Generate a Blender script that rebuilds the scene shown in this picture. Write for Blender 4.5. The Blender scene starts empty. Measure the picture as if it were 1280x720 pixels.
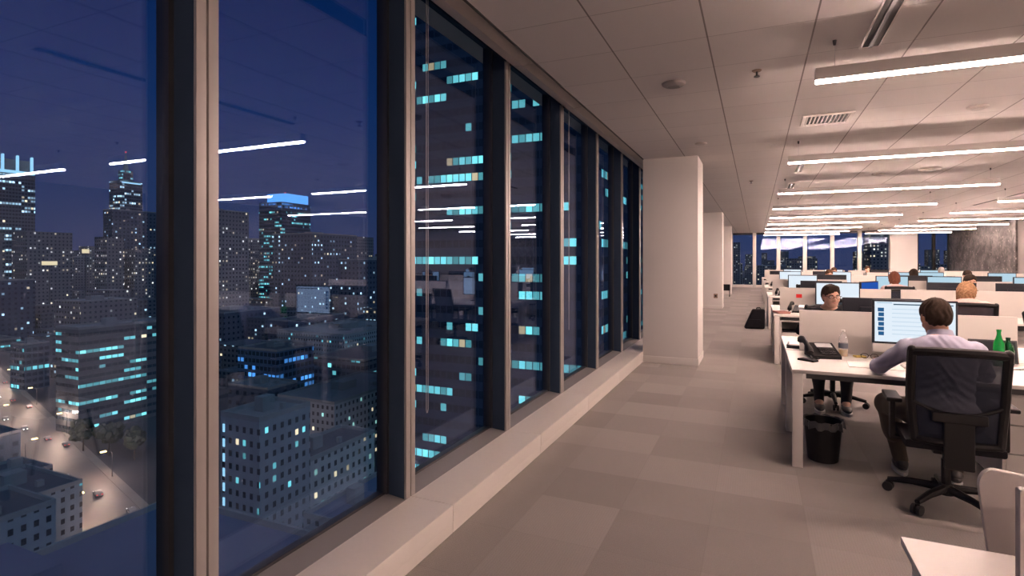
import bpy, bmesh, math, random
import numpy as np
from mathutils import Vector, Matrix
R = random.Random(7)
PI = math.pi
sc = bpy.context.scene
COL = sc.collection

# ------------------------------------------------------------------ camera
HC, FPX, VY = 1.55, 685.0, 325.0
TH = math.radians(24.0)
CS, SN = math.cos(TH), math.sin(TH)
cam = bpy.data.cameras.new('camera'); camo = bpy.data.objects.new('camera', cam); COL.objects.link(camo)
cam.sensor_width = 36; cam.lens = 36 * FPX / 1280
cam.shift_y = -(360 - VY) / 1280; cam.clip_start = .05; cam.clip_end = 5000
camo.location = (0, 0, HC); camo.rotation_euler = (PI / 2, 0, TH)
sc.camera = camo

def at(u, v, d):
    """measured pixel + distance along the camera axis -> place in the room"""
    xc = (u - 640) / FPX * d
    return Vector((xc * CS - d * SN, xc * SN + d * CS, HC - (v - VY) / FPX * d))

# ------------------------------------------------------------------ materials
class NT:
    def __init__(s, name):
        s.m = bpy.data.materials.new(name); s.m.use_nodes = True
        s.t = s.m.node_tree; s.t.nodes.clear()
        s.out = s.t.nodes.new('ShaderNodeOutputMaterial')
    def n(s, typ, ins=None, **props):
        nd = s.t.nodes.new('ShaderNode' + typ)
        for k, v in props.items(): setattr(nd, k, v)
        for k, v in (ins or {}).items(): s.put(nd, k, v)
        return nd
    def put(s, nd, k, v):
        i = nd.inputs[k]
        if hasattr(v, 'outputs'): v = v.outputs[0]
        if isinstance(v, bpy.types.NodeSocket): s.t.links.new(v, i)
        elif isinstance(v, (tuple, list)) and len(v) == 3 and i.type == 'RGBA': i.default_value = (*v, 1)
        else: i.default_value = v
    def math(s, op, a, b=0.0, c=None):
        nd = s.t.nodes.new('ShaderNodeMath'); nd.operation = op
        s.put(nd, 0, a); s.put(nd, 1, b)
        if c is not None: s.put(nd, 2, c)
        return nd.outputs[0]
    def mix(s, f, a, b):
        nd = s.t.nodes.new('ShaderNodeMix'); nd.data_type = 'RGBA'
        s.put(nd, 0, f); s.put(nd, 6, a); s.put(nd, 7, b)
        return nd.outputs[2]
    def end(s, sh):
        s.t.links.new(sh.outputs[0] if hasattr(sh, 'outputs') else sh, s.out.inputs[0]); return s.m

def pm(name, col, rough=.5, metal=0., spec=.5, var=.06, scale=18., bump=0., bscale=200., alpha=None, trans=0., emit=None, es=0.):
    t = NT(name)
    tc = t.n('TexCoord')
    nz = t.n('TexNoise', {'Vector': tc.outputs['Object'], 'Scale': scale, 'Detail': 3.})
    a = tuple(max(0, c * (1 - var)) for c in col); b = tuple(min(1, c * (1 + var)) for c in col)
    p = t.n('BsdfPrincipled', {'Base Color': t.mix(nz.outputs[0], a, b), 'Roughness': rough, 'Metallic': metal,
                               'Specular IOR Level': spec, 'Transmission Weight': trans})
    if emit: t.put(p, 'Emission Color', emit); t.put(p, 'Emission Strength', es)
    if bump:
        n2 = t.n('TexNoise', {'Vector': tc.outputs['Object'], 'Scale': bscale, 'Detail': 2.})
        bp = t.n('Bump', {'Height': n2.outputs[0], 'Strength': bump, 'Distance': .002})
        t.put(p, 'Normal', bp)
    if alpha is not None:
        tr = t.n('BsdfTransparent')
        mx = t.n('MixShader', {0: alpha}); t.put(mx, 1, tr); t.put(mx, 2, p)
        return t.end(mx)
    return t.end(p)

def emat(name, col, st):
    t = NT(name)
    return t.end(t.n('Emission', {'Color': (*col, 1), 'Strength': st}))

M = {}
M['white'] = pm('white laminate', (.71, .675, .64), .42, var=.02, bump=.03)
M['screen'] = pm('divider fabric white', (.57, .54, .505), .7, var=.02, bump=.1, bscale=600)
M['wallpaint'] = pm('wall paint', (.71, .68, .655), .75, var=.015, scale=3)
M['taupe'] = pm('taupe wall paint', (.26, .24, .23), .75, var=.02, scale=3)
M['sill'] = pm('sill stone', (.72, .68, .64), .38, var=.03, scale=40)
M['steel'] = pm('dark mullion paint with skylight blue', (.028, .046, .080), .6, metal=.0, spec=.12, var=.03)  # dark paint with the blue of the skylight mixed into its colour
M['railgrey'] = pm('grey rail paint', (.26, .245, .24), .5, metal=.1, var=.03)
M['facestrip'] = pm('pale mullion face', (.36, .335, .32), .45, metal=.2, var=.03)
M['darkmetal'] = pm('dark metal', (.05, .05, .055), .4, metal=.5)
M['silver'] = pm('silver metal', (.62, .62, .63), .35, metal=.8)
M['greysilver'] = pm('grey lacquer', (.48, .48, .49), .45, metal=.2)
M['black'] = pm('black plastic', (.007, .007, .008), .5, var=.1, spec=.25)
M['blackfabric'] = pm('black fabric', (.010, .010, .013), .9, var=.2, spec=.15, bump=.3, bscale=500)
M['navy'] = pm('dark navy fabric', (.010, .013, .026), .9, var=.15, spec=.15, bump=.25, bscale=500)
M['meshback'] = pm('woven chair mesh', (.024, .029, .046), .8, var=.1, spec=.15, alpha=.78)
M['rubber'] = pm('rubber', (.015, .015, .015), .6)
M['blind'] = pm('blind fabric', (.60, .54, .49), .7, var=.03, bump=.1)
M['gapshade'] = pm('painted gap shade', (.06, .055, .05), .7)
M['seam'] = pm('dark joint', (.10, .09, .085), .8)  # plain dark colour for the joints between blind cassettes
M['lamphouse'] = pm('lamp housing', (.66, .62, .59), .5, var=.02)
M['lampglow'] = emat('lamp diffuser', (1., .715, .615), 215.0)
M['skinA'] = pm('skin light', (.62, .36, .26), .55, var=.06, scale=30)
M['skinB'] = pm('skin tan', (.50, .27, .18), .55, var=.06, scale=30)
M['hairdark'] = pm('hair dark brown', (.026, .016, .011), .85, var=.5, spec=.15, scale=120, bump=.5, bscale=320)
M['hairbrown'] = pm('hair brown', (.085, .042, .023), .85, spec=.15, var=.45, scale=120, bump=.6, bscale=260)
M['hairred'] = pm('hair auburn', (.12, .042, .025), .85, spec=.15, var=.45, scale=120, bump=.6, bscale=260)
M['hairblond'] = pm('hair blond', (.27, .155, .085), .85, spec=.15, var=.8, scale=60, bump=.6, bscale=260)
M['hairgrey'] = pm('hair grey', (.30, .28, .27), .6, var=.3, scale=110, bump=.5, bscale=260)
M['shirt'] = pm('lavender cotton', (.40, .40, .52), .8, var=.05, scale=9, bump=.2, bscale=300)
M['shirtdark'] = pm('black cotton', (.010, .010, .014), .9, spec=.1, bump=.2)
M['shirtwhite'] = pm('white cotton', (.70, .66, .64), .8, bump=.2)
M['shirtblue'] = pm('blue cotton', (.10, .14, .26), .8, bump=.2)
M['shirtgrey'] = pm('grey wool', (.16, .155, .16), .85, bump=.2)
M['shirtcream'] = pm('cream wool', (.55, .47, .36), .85, bump=.2)
M['shirtpink'] = pm('pale pink cotton', (.62, .42, .38), .8, bump=.2)
M['trouser'] = pm('khaki brown twill', (.060, .050, .036), .85, bump=.2)
M['trouserdark'] = pm('dark twill', (.02, .02, .024), .85, bump=.2)
M['shoe'] = pm('dark shoe leather', (.03, .028, .027), .5)
M['sole'] = pm('shoe sole light', (.60, .58, .56), .6)
M['eyewhite'] = pm('eye', (.75, .72, .70), .25)
M['iris'] = pm('iris', (.03, .02, .015), .2)
M['lips'] = pm('lips', (.45, .17, .14), .5)
M['greenglass'] = pm('green glass bottle', (.015, .42, .08), .08, trans=.45, spec=.6)
M['darkgreen'] = pm('dark green glass', (.01, .12, .035), .08, trans=.35)
M['clearplastic'] = pm('clear plastic', (.85, .86, .86), .06, var=.0, alpha=.28, spec=.8)
M['water'] = pm('pale yellow drink', (.75, .58, .25), .1, alpha=.6)
M['bottlelabel'] = pm('grey bottle label', (.12, .14, .17), .5)
M['cap'] = pm('white cap', (.8, .78, .75), .4)
M['paper'] = pm('paper', (.82, .79, .75), .7, var=.02)
M['yellow'] = pm('yellow note', (.70, .50, .14), .7)
M['red'] = pm('red note', (.62, .02, .02), .7)
M['pinkbox'] = pm('dull pink folder', (.42, .19, .16), .7)
M['binliner'] = pm('bin liner', (.10, .10, .105), .35, alpha=.75)
M['chairshell'] = pm('cream chair shell', (.62, .56, .52), .5, var=.02)
M['monback'] = pm('monitor back', (.011, .013, .020), .55, spec=.25)
M['chin'] = pm('light aluminium', (.66, .64, .60), .4, metal=.25)
M['scr_white'] = emat('screen white page', (.80, .90, 1.), .78)
M['scr_blue'] = emat('screen blue', (.02, .09, .42), .8)
M['scr_cyan'] = emat('screen pale cyan', (.56, .80, .95), .68)
M['scr_line'] = emat('screen pale blue line', (.58, .76, .92), .70)
M['scr_dark'] = emat('screen dark bar', (.035, .10, .16), .7)
M['scr_tile'] = emat('screen blue tile', (.025, .11, .26), .8)
M['lcd'] = pm('phone display', (.55, .57, .58), .2)
M['socket'] = pm('brass socket', (.25, .17, .13), .5)
M['ventdark'] = pm('vent dark', (.03, .028, .027), .7)
M['speakergrey'] = pm('speaker grille', (.38, .355, .345), .7)
M['ventwhite'] = pm('vent white', (.66, .60, .56), .5)
M['tree'] = pm('dark street tree leaves', (.012, .018, .010), .9, var=.5, scale=.6)
M['bark'] = pm('bark', (.03, .022, .016), .9)

def mat_floor():
    t = NT('carpet tiles')
    g = t.n('TexCoord'); sp = t.n('SeparateXYZ', {0: g.outputs['Object']})
    S = .52
    x = t.math('DIVIDE', t.math('ADD', sp.outputs[0], 1.29 + 52), S); y = t.math('DIVIDE', t.math('ADD', sp.outputs[1], -2.87 + 52), S)
    cv = t.n('CombineXYZ', {0: t.math('FLOOR', x), 1: t.math('FLOOR', y)})
    wn = t.n('TexWhiteNoise', {'Vector': cv.outputs[0]}, noise_dimensions='3D')
    n1 = t.n('TexNoise', {'Vector': g.outputs['Object'], 'Scale': 260., 'Detail': 2.})
    n2 = t.n('TexNoise', {'Vector': g.outputs['Object'], 'Scale': 1.2, 'Detail': 2.})
    # pile direction alternates: fine ribs along x or y per tile
    k = t.math('ADD', t.math('MULTIPLY', wn.outputs[0], .26), t.math('ADD', t.math('MULTIPLY', n1.outputs[0], .75), t.math('MULTIPLY', n2.outputs[0], .22)))
    fx = t.math('FRACT', x); fy = t.math('FRACT', y)
    hv = t.math('GREATER_THAN', wn.outputs[0], .5)
    rib = t.math('ADD', t.math('MULTIPLY', hv, sp.outputs[0]), t.math('MULTIPLY', t.math('SUBTRACT', 1., hv), sp.outputs[1]))
    rib = t.math('MULTIPLY', t.math('SINE', t.math('ADD', t.math('MULTIPLY', rib, 420.), t.math('MULTIPLY', n1.outputs[0], 6.))), .03)
    k = t.math('ADD', k, rib)
    e = t.math('MINIMUM', t.math('MINIMUM', fx, t.math('SUBTRACT', 1., fx)), t.math('MINIMUM', fy, t.math('SUBTRACT', 1., fy)))
    seam = t.math('LESS_THAN', e, .006)
    col = t.mix(k, (.078, .071, .068), (.36, .328, .312))
    col = t.mix(t.math('MULTIPLY', seam, .10), col, (.08, .07, .065))
    bp = t.n('Bump', {'Height': n1.outputs[0], 'Strength': .5, 'Distance': .004})
    p = t.n('BsdfPrincipled', {'Base Color': col, 'Roughness': .92, 'Specular IOR Level': .15, 'Sheen Weight': .15, 'Normal': bp})
    return t.end(p)

def mat_ceiling():
    t = NT('ceiling tiles')
    g = t.n('TexCoord'); sp = t.n('SeparateXYZ', {0: g.outputs['Object']})
    x = t.math('DIVIDE', t.math('ADD', sp.outputs[0], .305 + 65.5), .655); y = t.math('DIVIDE', t.math('ADD', sp.outputs[1], -3.337 + 64), .64)
    fx = t.math('FRACT', x); fy = t.math('FRACT', y)
    ex = t.math('MINIMUM', fx, t.math('SUBTRACT', 1., fx)); ey = t.math('MINIMUM', fy, t.math('SUBTRACT', 1., fy))
    lx = t.math('LESS_THAN', ex, .0085); ly = t.math('LESS_THAN', ey, .006)
    n1 = t.n('TexNoise', {'Vector': g.outputs['Object'], 'Scale': 160., 'Detail': 2.})
    cv = t.n('CombineXYZ', {0: t.math('FLOOR', x), 1: t.math('FLOOR', y)})
    wn = t.n('TexWhiteNoise', {'Vector': cv.outputs[0]}, noise_dimensions='3D')
    base = t.mix(t.math('ADD', t.math('MULTIPLY', n1.outputs[0], .6), t.math('MULTIPLY', wn.outputs[0], .4)), (.74, .70, .68), (.82, .78, .755))
    c = t.mix(t.math('MULTIPLY', ly, .45), base, (.22, .2, .19)); c = t.mix(t.math('MULTIPLY', lx, .8), c, (.16, .14, .13))
    bp = t.n('Bump', {'Height': n1.outputs[0], 'Strength': .12, 'Distance': .002})
    return t.end(t.n('BsdfPrincipled', {'Base Color': c, 'Roughness': .85, 'Specular IOR Level': .2, 'Normal': bp}))

def mat_glass(r0=.125, name='window glass'):
    t = NT(name)
    ge = t.n('NewGeometry'); dt = t.n('VectorMath', operation='DOT_PRODUCT'); t.put(dt, 0, ge.outputs['Normal']); t.put(dt, 1, ge.outputs['Incoming'])
    om = t.math('SUBTRACT', 1., t.math('ABSOLUTE', dt.outputs['Value']))
    lw = t.n('Math', {0: t.math('MULTIPLY', t.math('POWER', om, 5.), 1 - r0), 1: r0}, operation='ADD')
    f = t.math('MINIMUM', t.math('ADD', lw.outputs[0], .0), .9)
    tr = t.n('BsdfTransparent', {'Color': (.86, .94, 1., 1)}); gl = t.n('BsdfGlossy', {'Color': (.58, .66, .92, 1), 'Roughness': .0})
    mx = t.n('MixShader', {0: f}); t.put(mx, 1, tr); t.put(mx, 2, gl)
    return t.end(mx)

def mat_stone():
    t = NT('polished dark stone')
    g = t.n('TexCoord')
    n1 = t.n('TexNoise', {'Vector': g.outputs['Object'], 'Scale': 2.2, 'Detail': 9., 'Roughness': .8, 'Distortion': .2})
    v = t.n('TexVoronoi', {'Vector': g.outputs['Object'], 'Scale': 5.0})
    n2 = t.n('TexNoise', {'Vector': g.outputs['Object'], 'Scale': 7., 'Detail': 5.})
    r = t.n('ValToRGB', {0: n1.outputs[0]})
    r.color_ramp.elements[0].position = .44; r.color_ramp.elements[0].color = (.018, .017, .018, 1)
    r.color_ramp.elements[1].position = .72; r.color_ramp.elements[1].color = (.26, .24, .235, 1)
    c = t.mix(t.math('MULTIPLY', t.math('LESS_THAN', v.outputs[0], .16), n2.outputs[0]), r.outputs[0], (.50, .46, .44))
    return t.end(t.n('BsdfPrincipled', {'Base Color': c, 'Roughness': .5}))

def mat_facade(name, wall, lit, p1, p2, w=3.2, h=3.3, win=(.12, .88, .25, .8), st=.9, warm=.12, glassc=(.010, .018, .03), run=6., warmcol=(1., .72, .42), litroof=None):
    """facade with one window per cell, windows lit at random and in runs along a floor"""
    t = NT(name)
    g = t.n('TexCoord'); sp = t.n('SeparateXYZ', {0: g.outputs['Object']}); sn = t.n('SeparateXYZ', {0: g.outputs['Normal']})
    oi = t.n('ObjectInfo')
    ax = t.math('GREATER_THAN', t.math('ABSOLUTE', sn.outputs[0]), .5)
    up = t.math('LESS_THAN', t.math('ABSOLUTE', sn.outputs[2]), .5)
    u = t.math('ADD', t.math('MULTIPLY', ax, sp.outputs[1]), t.math('MULTIPLY', t.math('SUBTRACT', 1., ax), sp.outputs[0]))
    u = t.math('DIVIDE', t.math('ADD', u, 5000.), w); v = t.math('DIVIDE', t.math('ADD', sp.outputs[2], 500.), h)
    cu = t.math('FLOOR', u); cv = t.math('FLOOR', v); fu = t.math('FRACT', u); fv = t.math('FRACT', v)
    sd = t.math('ADD', t.math('MULTIPLY', oi.outputs['Random'], 97.), t.math('MULTIPLY', ax, 13.))
    a = t.n('TexWhiteNoise', {'Vector': t.n('CombineXYZ', {0: cu, 1: cv, 2: sd}).outputs[0]}, noise_dimensions='3D')
    b = t.n('TexWhiteNoise', {'Vector': t.n('CombineXYZ', {0: t.math('FLOOR', t.math('DIVIDE', cu, run)), 1: cv, 2: t.math('ADD', sd, 3.7)}).outputs[0]}, noise_dimensions='3D')
    lt = t.math('MAXIMUM', t.math('LESS_THAN', a.outputs[0], p1), t.math('MULTIPLY', t.math('LESS_THAN', b.outputs[0], p2), t.math('GREATER_THAN', a.outputs[0], .16)))
    def box(f, lo, hi): return t.math('MULTIPLY', t.math('GREATER_THAN', f, lo), t.math('LESS_THAN', f, hi))
    wm = t.math('MULTIPLY', t.math('MULTIPLY', box(fu, win[0], win[1]), box(fv, win[2], win[3])), up)
    sc_ = t.n('SeparateColor', {0: a.outputs[1]})
    br = t.math('ADD', .25, t.math('MULTIPLY', t.math('POWER', sc_.outputs[1], 2.0), .95))
    lc = t.mix(t.math('LESS_THAN', sc_.outputs[2], warm), lit, warmcol)
    em = t.math('MULTIPLY', t.math('MULTIPLY', wm, lt), t.math('MULTIPLY', br, st))
    nz = t.n('TexNoise', {'Vector': g.outputs['Object'], 'Scale': .35, 'Detail': 4.})
    wc = t.mix(nz.outputs[0], tuple(c * .75 for c in wall), tuple(min(1, c * 1.25) for c in wall))
    p = t.n('BsdfPrincipled', {'Base Color': t.mix(wm, wc, glassc), 'Roughness': t.math('SUBTRACT', .85, t.math('MULTIPLY', wm, .65)), 'Emission Color': lc, 'Emission Strength': em, 'Specular IOR Level': .3})
    return t.end(p)
TEAL = (.20, .72, .74); ICE = (.62, .86, 1.); BLUE = (.10, .38, .95); MINT = (.50, .95, .78)

# ------------------------------------------------------------------ mesh helpers
def bx(bm, x0, x1, y0, y1, z0, z1, bev=0., seg=2, mtx=None):
    n0 = len(bm.verts)
    r = bmesh.ops.create_cube(bm, size=1.0); vs = r['verts']
    bmesh.ops.scale(bm, vec=(x1 - x0, y1 - y0, z1 - z0), verts=vs)
    bmesh.ops.translate(bm, vec=((x0 + x1) / 2, (y0 + y1) / 2, (z0 + z1) / 2), verts=vs)
    if bev:
        es = list({e for v in vs for e in v.link_edges})
        rr = bmesh.ops.bevel(bm, geom=es, offset=bev, segments=seg, profile=.7, affect='EDGES', clamp_overlap=True)
        vs = list({v for f in rr['faces'] for v in f.verts} | {v for v in vs if v.is_valid})
    if mtx is not None: bmesh.ops.transform(bm, matrix=mtx, verts=vs)
    return vs

def cyl(bm, p0, p1, r0, r1=None, seg=16):
    r1 = r0 if r1 is None else r1
    p0, p1 = Vector(p0), Vector(p1); d = p1 - p0
    q = d.to_track_quat('Z', 'Y').to_matrix().to_4x4()
    m = Matrix.Translation((p0 + p1) / 2) @ q
    return bmesh.ops.create_cone(bm, cap_ends=True, cap_tris=False, segments=seg, radius1=r0, radius2=r1, depth=d.length, matrix=m)['verts']

def tube(bm, pts, r, seg=8):
    pts = [Vector(p) for p in pts]; rings = []
    rs = r if isinstance(r, (list, tuple)) else [r] * len(pts)
    up = Vector((0, 0, 1)); prev = None
    for i, p in enumerate(pts):
        d = (pts[min(i + 1, len(pts) - 1)] - pts[max(i - 1, 0)]).normalized()
        a = prev if prev is not None else (up if abs(d.z) < .9 else Vector((1, 0, 0)))
        s = d.cross(a).normalized(); a2 = s.cross(d).normalized(); prev = a2
        rings.append([bm.verts.new(p + (s * math.cos(2 * PI * k / seg) + a2 * math.sin(2 * PI * k / seg)) * rs[i]) for k in range(seg)])
    for i in range(len(rings) - 1):
        for k in range(seg):
            bm.faces.new((rings[i][k], rings[i][(k + 1) % seg], rings[i + 1][(k + 1) % seg], rings[i + 1][k]))
    bm.faces.new(rings[0][::-1]); bm.faces.new(rings[-1])

def lathe(bm, prof, seg=24, c=(0, 0, 0)):
    rings = []
    for r, z in prof:
        if r < 1e-5: rings.append([bm.verts.new((c[0], c[1], c[2] + z))])
        else: rings.append([bm.verts.new((c[0] + r * math.cos(2 * PI * k / seg), c[1] + r * math.sin(2 * PI * k / seg), c[2] + z)) for k in range(seg)])
    for a, b in zip(rings, rings[1:]):
        for k in range(seg):
            k2 = (k + 1) % seg
            if len(a) == 1 and len(b) == 1: continue
            if len(a) == 1: bm.faces.new((a[0], b[k], b[k2]))
            elif len(b) == 1: bm.faces.new((a[k], a[k2], b[0]))
            else: bm.faces.new((a[k], a[k2], b[k2], b[k]))

def prism(bm, poly, axis, a0, a1):
    """closed 2d outline pushed along an axis (0 x, 1 y, 2 z)"""
    def P(p, a):
        q = list(p); q.insert(axis, a); return q
    A = [bm.verts.new(P(p, a0)) for p in poly]; B = [bm.verts.new(P(p, a1)) for p in poly]
    n = len(poly)
    for i in range(n): bm.faces.new((A[i], A[(i + 1) % n], B[(i + 1) % n], B[i]))
    bm.faces.new(A[::-1]); bm.faces.new(B)

def ball(bm, c, r, seg=16):
    r = r if isinstance(r, (tuple, list)) else (r, r, r)
    vs = bmesh.ops.create_uvsphere(bm, u_segments=seg, v_segments=max(6, seg // 2), radius=1)['verts']
    bmesh.ops.scale(bm, vec=r, verts=vs); bmesh.ops.translate(bm, vec=c, verts=vs); return vs

def B(*ops):
    bm = bmesh.new()
    for f in ops: f(bm)
    return bm

def link_mesh(name, me, mat, parent=None):
    o = bpy.data.objects.new(name, me); COL.objects.link(o)
    if mat is not None:
        if not me.materials: me.materials.append(M[mat] if isinstance(mat, str) else mat)
    if parent is not None: o.parent = parent
    return o

def obj(name, bm, mat, parent=None, sharp=35, loc=None):
    bmesh.ops.recalc_face_normals(bm, faces=bm.faces)
    me = bpy.data.meshes.new(name)
    for f in bm.faces: f.smooth = True
    bm.to_mesh(me); bm.free()
    me.set_sharp_from_angle(angle=math.radians(sharp))
    o = link_mesh(name, me, mat, parent)
    if loc is not None: o.location = loc
    return o

def tag(o, label=None, cat=None, group=None, kind=None):
    if label: o['label'] = label
    if cat: o['category'] = cat
    if group: o['group'] = group
    if kind: o['kind'] = kind
    return o

def thing(name, label, cat, loc=(0, 0, 0), rz=0., group=None, kind=None):
    o = bpy.data.objects.new(name, None); COL.objects.link(o)
    o.empty_display_size = .1; o.location = loc; o.rotation_euler = (0, 0, rz)
    return tag(o, label, cat, group, kind)

def struct(name, bm, mat, label, cat, loc=None):
    return tag(obj(name, bm, mat, None, loc=loc), label, cat, None, 'structure')

def dup(root, loc, rz=None, label=None, group=None, recolor=None):
    def cp(o, par):
        c = o.copy(); COL.objects.link(c)
        if par is not None: c.parent = par; c.matrix_parent_inverse = o.matrix_parent_inverse.copy()
        for ch in kids.get(o.name, []): cp(ch, c)
        return c
    kids = {}
    for o in root.children_recursive: kids.setdefault(o.parent.name, []).append(o)
    r = cp(root, None); r.location = loc
    if rz is not None: r.rotation_euler = (0, 0, rz)
    if label: r['label'] = label
    if group: r['group'] = group
    if recolor:
        for ch in r.children_recursive:
            k = ch.name.split('.')[0]
            if k in recolor: ch.material_slots[0].link = 'OBJECT'; ch.material_slots[0].material = M[recolor[k]]
    return r

def ratio(u):
    xc = (u - 640) / FPX
    return (xc * CS - SN) / (xc * SN + CS)

# ------------------------------------------------------------------ world: night-blue sky
w = bpy.data.worlds.new('night sky'); sc.world = w; w.use_nodes = True
wt = w.node_tree; wt.nodes.clear()
tc = wt.nodes.new('ShaderNodeTexCoord'); sp = wt.nodes.new('ShaderNodeSeparateXYZ'); wt.links.new(tc.outputs['Generated'], sp.inputs[0])
rp = wt.nodes.new('ShaderNodeValToRGB'); wt.links.new(sp.outputs[2], rp.inputs[0])
e = rp.color_ramp.elements
e[0].position = 0.; e[0].color = (.040, .048, .115, 1)
e[1].position = .55; e[1].color = (.0012, .012, .058, 1)
for p_, c_ in ((.10, (.020, .042, .125, 1)), (.25, (.0065, .032, .125, 1)), (.40, (.0025, .021, .095, 1))):
    q = e.new(p_); q.color = c_
bg = wt.nodes.new('ShaderNodeBackground'); wt.links.new(rp.outputs[0], bg.inputs[0]); bg.inputs[1].default_value = .82
wo = wt.nodes.new('ShaderNodeOutputWorld'); wt.links.new(bg.outputs[0], wo.inputs[0])

# ------------------------------------------------------------------ room shell
CZ = 3.08; XR = 8.8; YF = 33.8; YB = -4.5; XG = -2.0
M['floor'] = mat_floor(); M['ceil'] = mat_ceiling(); M['glass'] = mat_glass(); M['glassfar'] = mat_glass(.018, 'far window glass'); M['stone'] = mat_stone()
struct('floor', B(lambda b: bx(b, -2.2, XR + .2, YB - .2, YF + .3, -.3, 0)), 'floor', 'grey carpet tile floor laid in a chequered pile direction', 'floor')
struct('ceiling', B(lambda b: bx(b, -1.556, XR + .2, YB - .2, YF + .3, CZ, CZ + .14)), 'ceil', 'pale suspended ceiling of square tiles', 'ceiling')
struct('trim_1', B(lambda b: bx(b, -1.575, -1.557, YB, YF, CZ - .004, CZ + .14)), 'gapshade', 'dark strip painted as the shade along the ceiling edge over the windows', 'trim')  # solid dark strip, the shade of the ceiling gap is in its colour
struct('wall_left', B(lambda b: bx(b, -2.3, -1.50, YB - .2, YF + .3, 3.45, 3.6), lambda b: bx(b, -2.3, -2.03, YB - .2, YF + .3, 3.36, 3.45)), 'wallpaint', 'closed top of the blind pocket above the window wall', 'wall')
struct('wall_right', B(lambda b: bx(b, XR, XR + .2, YB, 26.0, 0, CZ)), 'taupe', 'taupe painted wall on the right of the office', 'wall')
struct('wall_stone', B(lambda b: bx(b, XR - .06, XR + .2, 26.0, YF - .2, 0, CZ)), 'stone', 'dark mottled polished stone wall at the far right', 'wall')
struct('wall_back', B(lambda b: bx(b, -2.2, XR + .2, YB - .2, YB, 0, 3.5)), 'wallpaint', 'plain wall behind the viewer', 'wall')

MY = [-1.30, .02, 1.345, 2.648, 4.035, 5.405, 6.81, 8.22] + [8.22 + 1.4 * k for k in range(1, 19)]
MW = .095
wl = []
for i, (ya, yb) in enumerate(zip(MY, MY[1:])):
    t = tag(thing(f'window_{i+1}', f'full height window pane number {i+1} of the left window wall, city lights beyond', 'window', (XG, ya, 0), kind='structure'))
    L = yb - ya
    # mullion standing at the near end of the pane
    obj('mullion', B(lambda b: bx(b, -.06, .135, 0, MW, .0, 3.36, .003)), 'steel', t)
    obj('mullion_face', B(lambda b: bx(b, .135, .150, .002, .043, .161, 3.20, .003), lambda b: bx(b, .135, .150, .051, MW - .002, .161, 3.20, .003)), 'facestrip', t)
    obj('glass_pane', B(lambda b: bx(b, -.006, .006, MW - .004, L + .004, .15, 3.29)), 'glass', t)
    obj('sill_rail', B(lambda b: prism(b, [(.012, .15), (.148, .15), (.148, .163), (.012, .176)], 1, MW, L)), 'railgrey', t)
    obj('gasket', B(lambda b: bx(b, -.04, .012, MW, L, .12, .19, .004), lambda b: bx(b, -.04, .03, MW, MW + .02, .18, 3.29), lambda b: bx(b, -.04, .03, L - .02, L, .18, 3.29)), 'darkmetal', t)
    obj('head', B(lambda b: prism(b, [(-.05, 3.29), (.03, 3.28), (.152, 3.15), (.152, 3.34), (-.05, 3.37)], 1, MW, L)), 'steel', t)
    # stone sill block
    g = .003
    s = struct(f'trim_{i+10}', B(lambda b: bx(b, XG - .06, -1.57, ya + .06 + g, yb + .06 - g, .062, .16, .005), lambda b: bx(b, XG - .06, -1.573, ya + .06 + g, yb + .06 - g, .0, .06, .002)), 'sill',
               f'cream stone sill block number {i+1} below the windows', 'sill')
    # roller blind cassette in the ceiling pocket
    c = thing('blind_cassette', f'beige roller blind cassette above window pane {i+1} counted along the wall', 'blind', (XG, ya + .06, 0), group='roller blind cassettes')
    prof = [(.16, 3.16), (.19, 3.135), (.27, 3.125), (.278, 3.12), (.286, 3.125), (.36, 3.135), (.395, 3.16), (.40, 3.20), (.40, 3.30), (.16, 3.30)]
    obj('cassette', B(lambda b: prism(b, prof, 1, .006, L - .006)), 'blind', c)
    obj('end_cap', B(lambda b: bx(b, .155, .40, -.004, .004, 3.14, 3.31)), 'seam', c)
for k, (y, z0) in enumerate(((2.83, .62), (5.60, .80))):
    o = tag(obj('window_blind_chain', B(lambda b: tube(b, [(0, 0, 3.14), (0, 0, z0 + .02), (0, .006, z0), (0, .014, z0), (0, .02, z0 + .02), (0, .02, 3.14)], .0019, 6)), 'greysilver'),
            ('thin looped blind cord hanging in front of the third window pane', 'thin looped blind cord hanging in front of the fifth window pane')[k], 'cord')
    o.location = (XG + .17, y, 0)

# columns on the window side
def column(n, x0, x1, y0, y1, label):
    t = thing(n, label, 'column', ((x0 + x1) / 2, (y0 + y1) / 2, 0), kind='structure')
    hx, hy = (x1 - x0) / 2, (y1 - y0) / 2
    obj('shaft', B(lambda b: bx(b, -hx, hx, -hy, hy, .10, CZ + .0, .004)), 'wallpaint', t)
    obj('skirting', B(lambda b: bx(b, -hx - .008, hx + .008, -hy - .008, hy + .008, 0, .10, .003)), 'wallpaint', t)
column('column', -1.57, -.775, 8.42, 9.25, 'wide cream column at the end of the near windows')
column('column', -1.75, -.985, 18.7, 19.5, 'second cream column along the aisle')
column('column', -1.75, -1.02, 26.6, 27.4, 'third cream column along the aisle, farthest away')
YFC = YF - .45
column('column', ratio(1113) * YFC, ratio(1147) * YFC, YFC, YF, 'cream column between the far windows and the dark glass')

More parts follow.
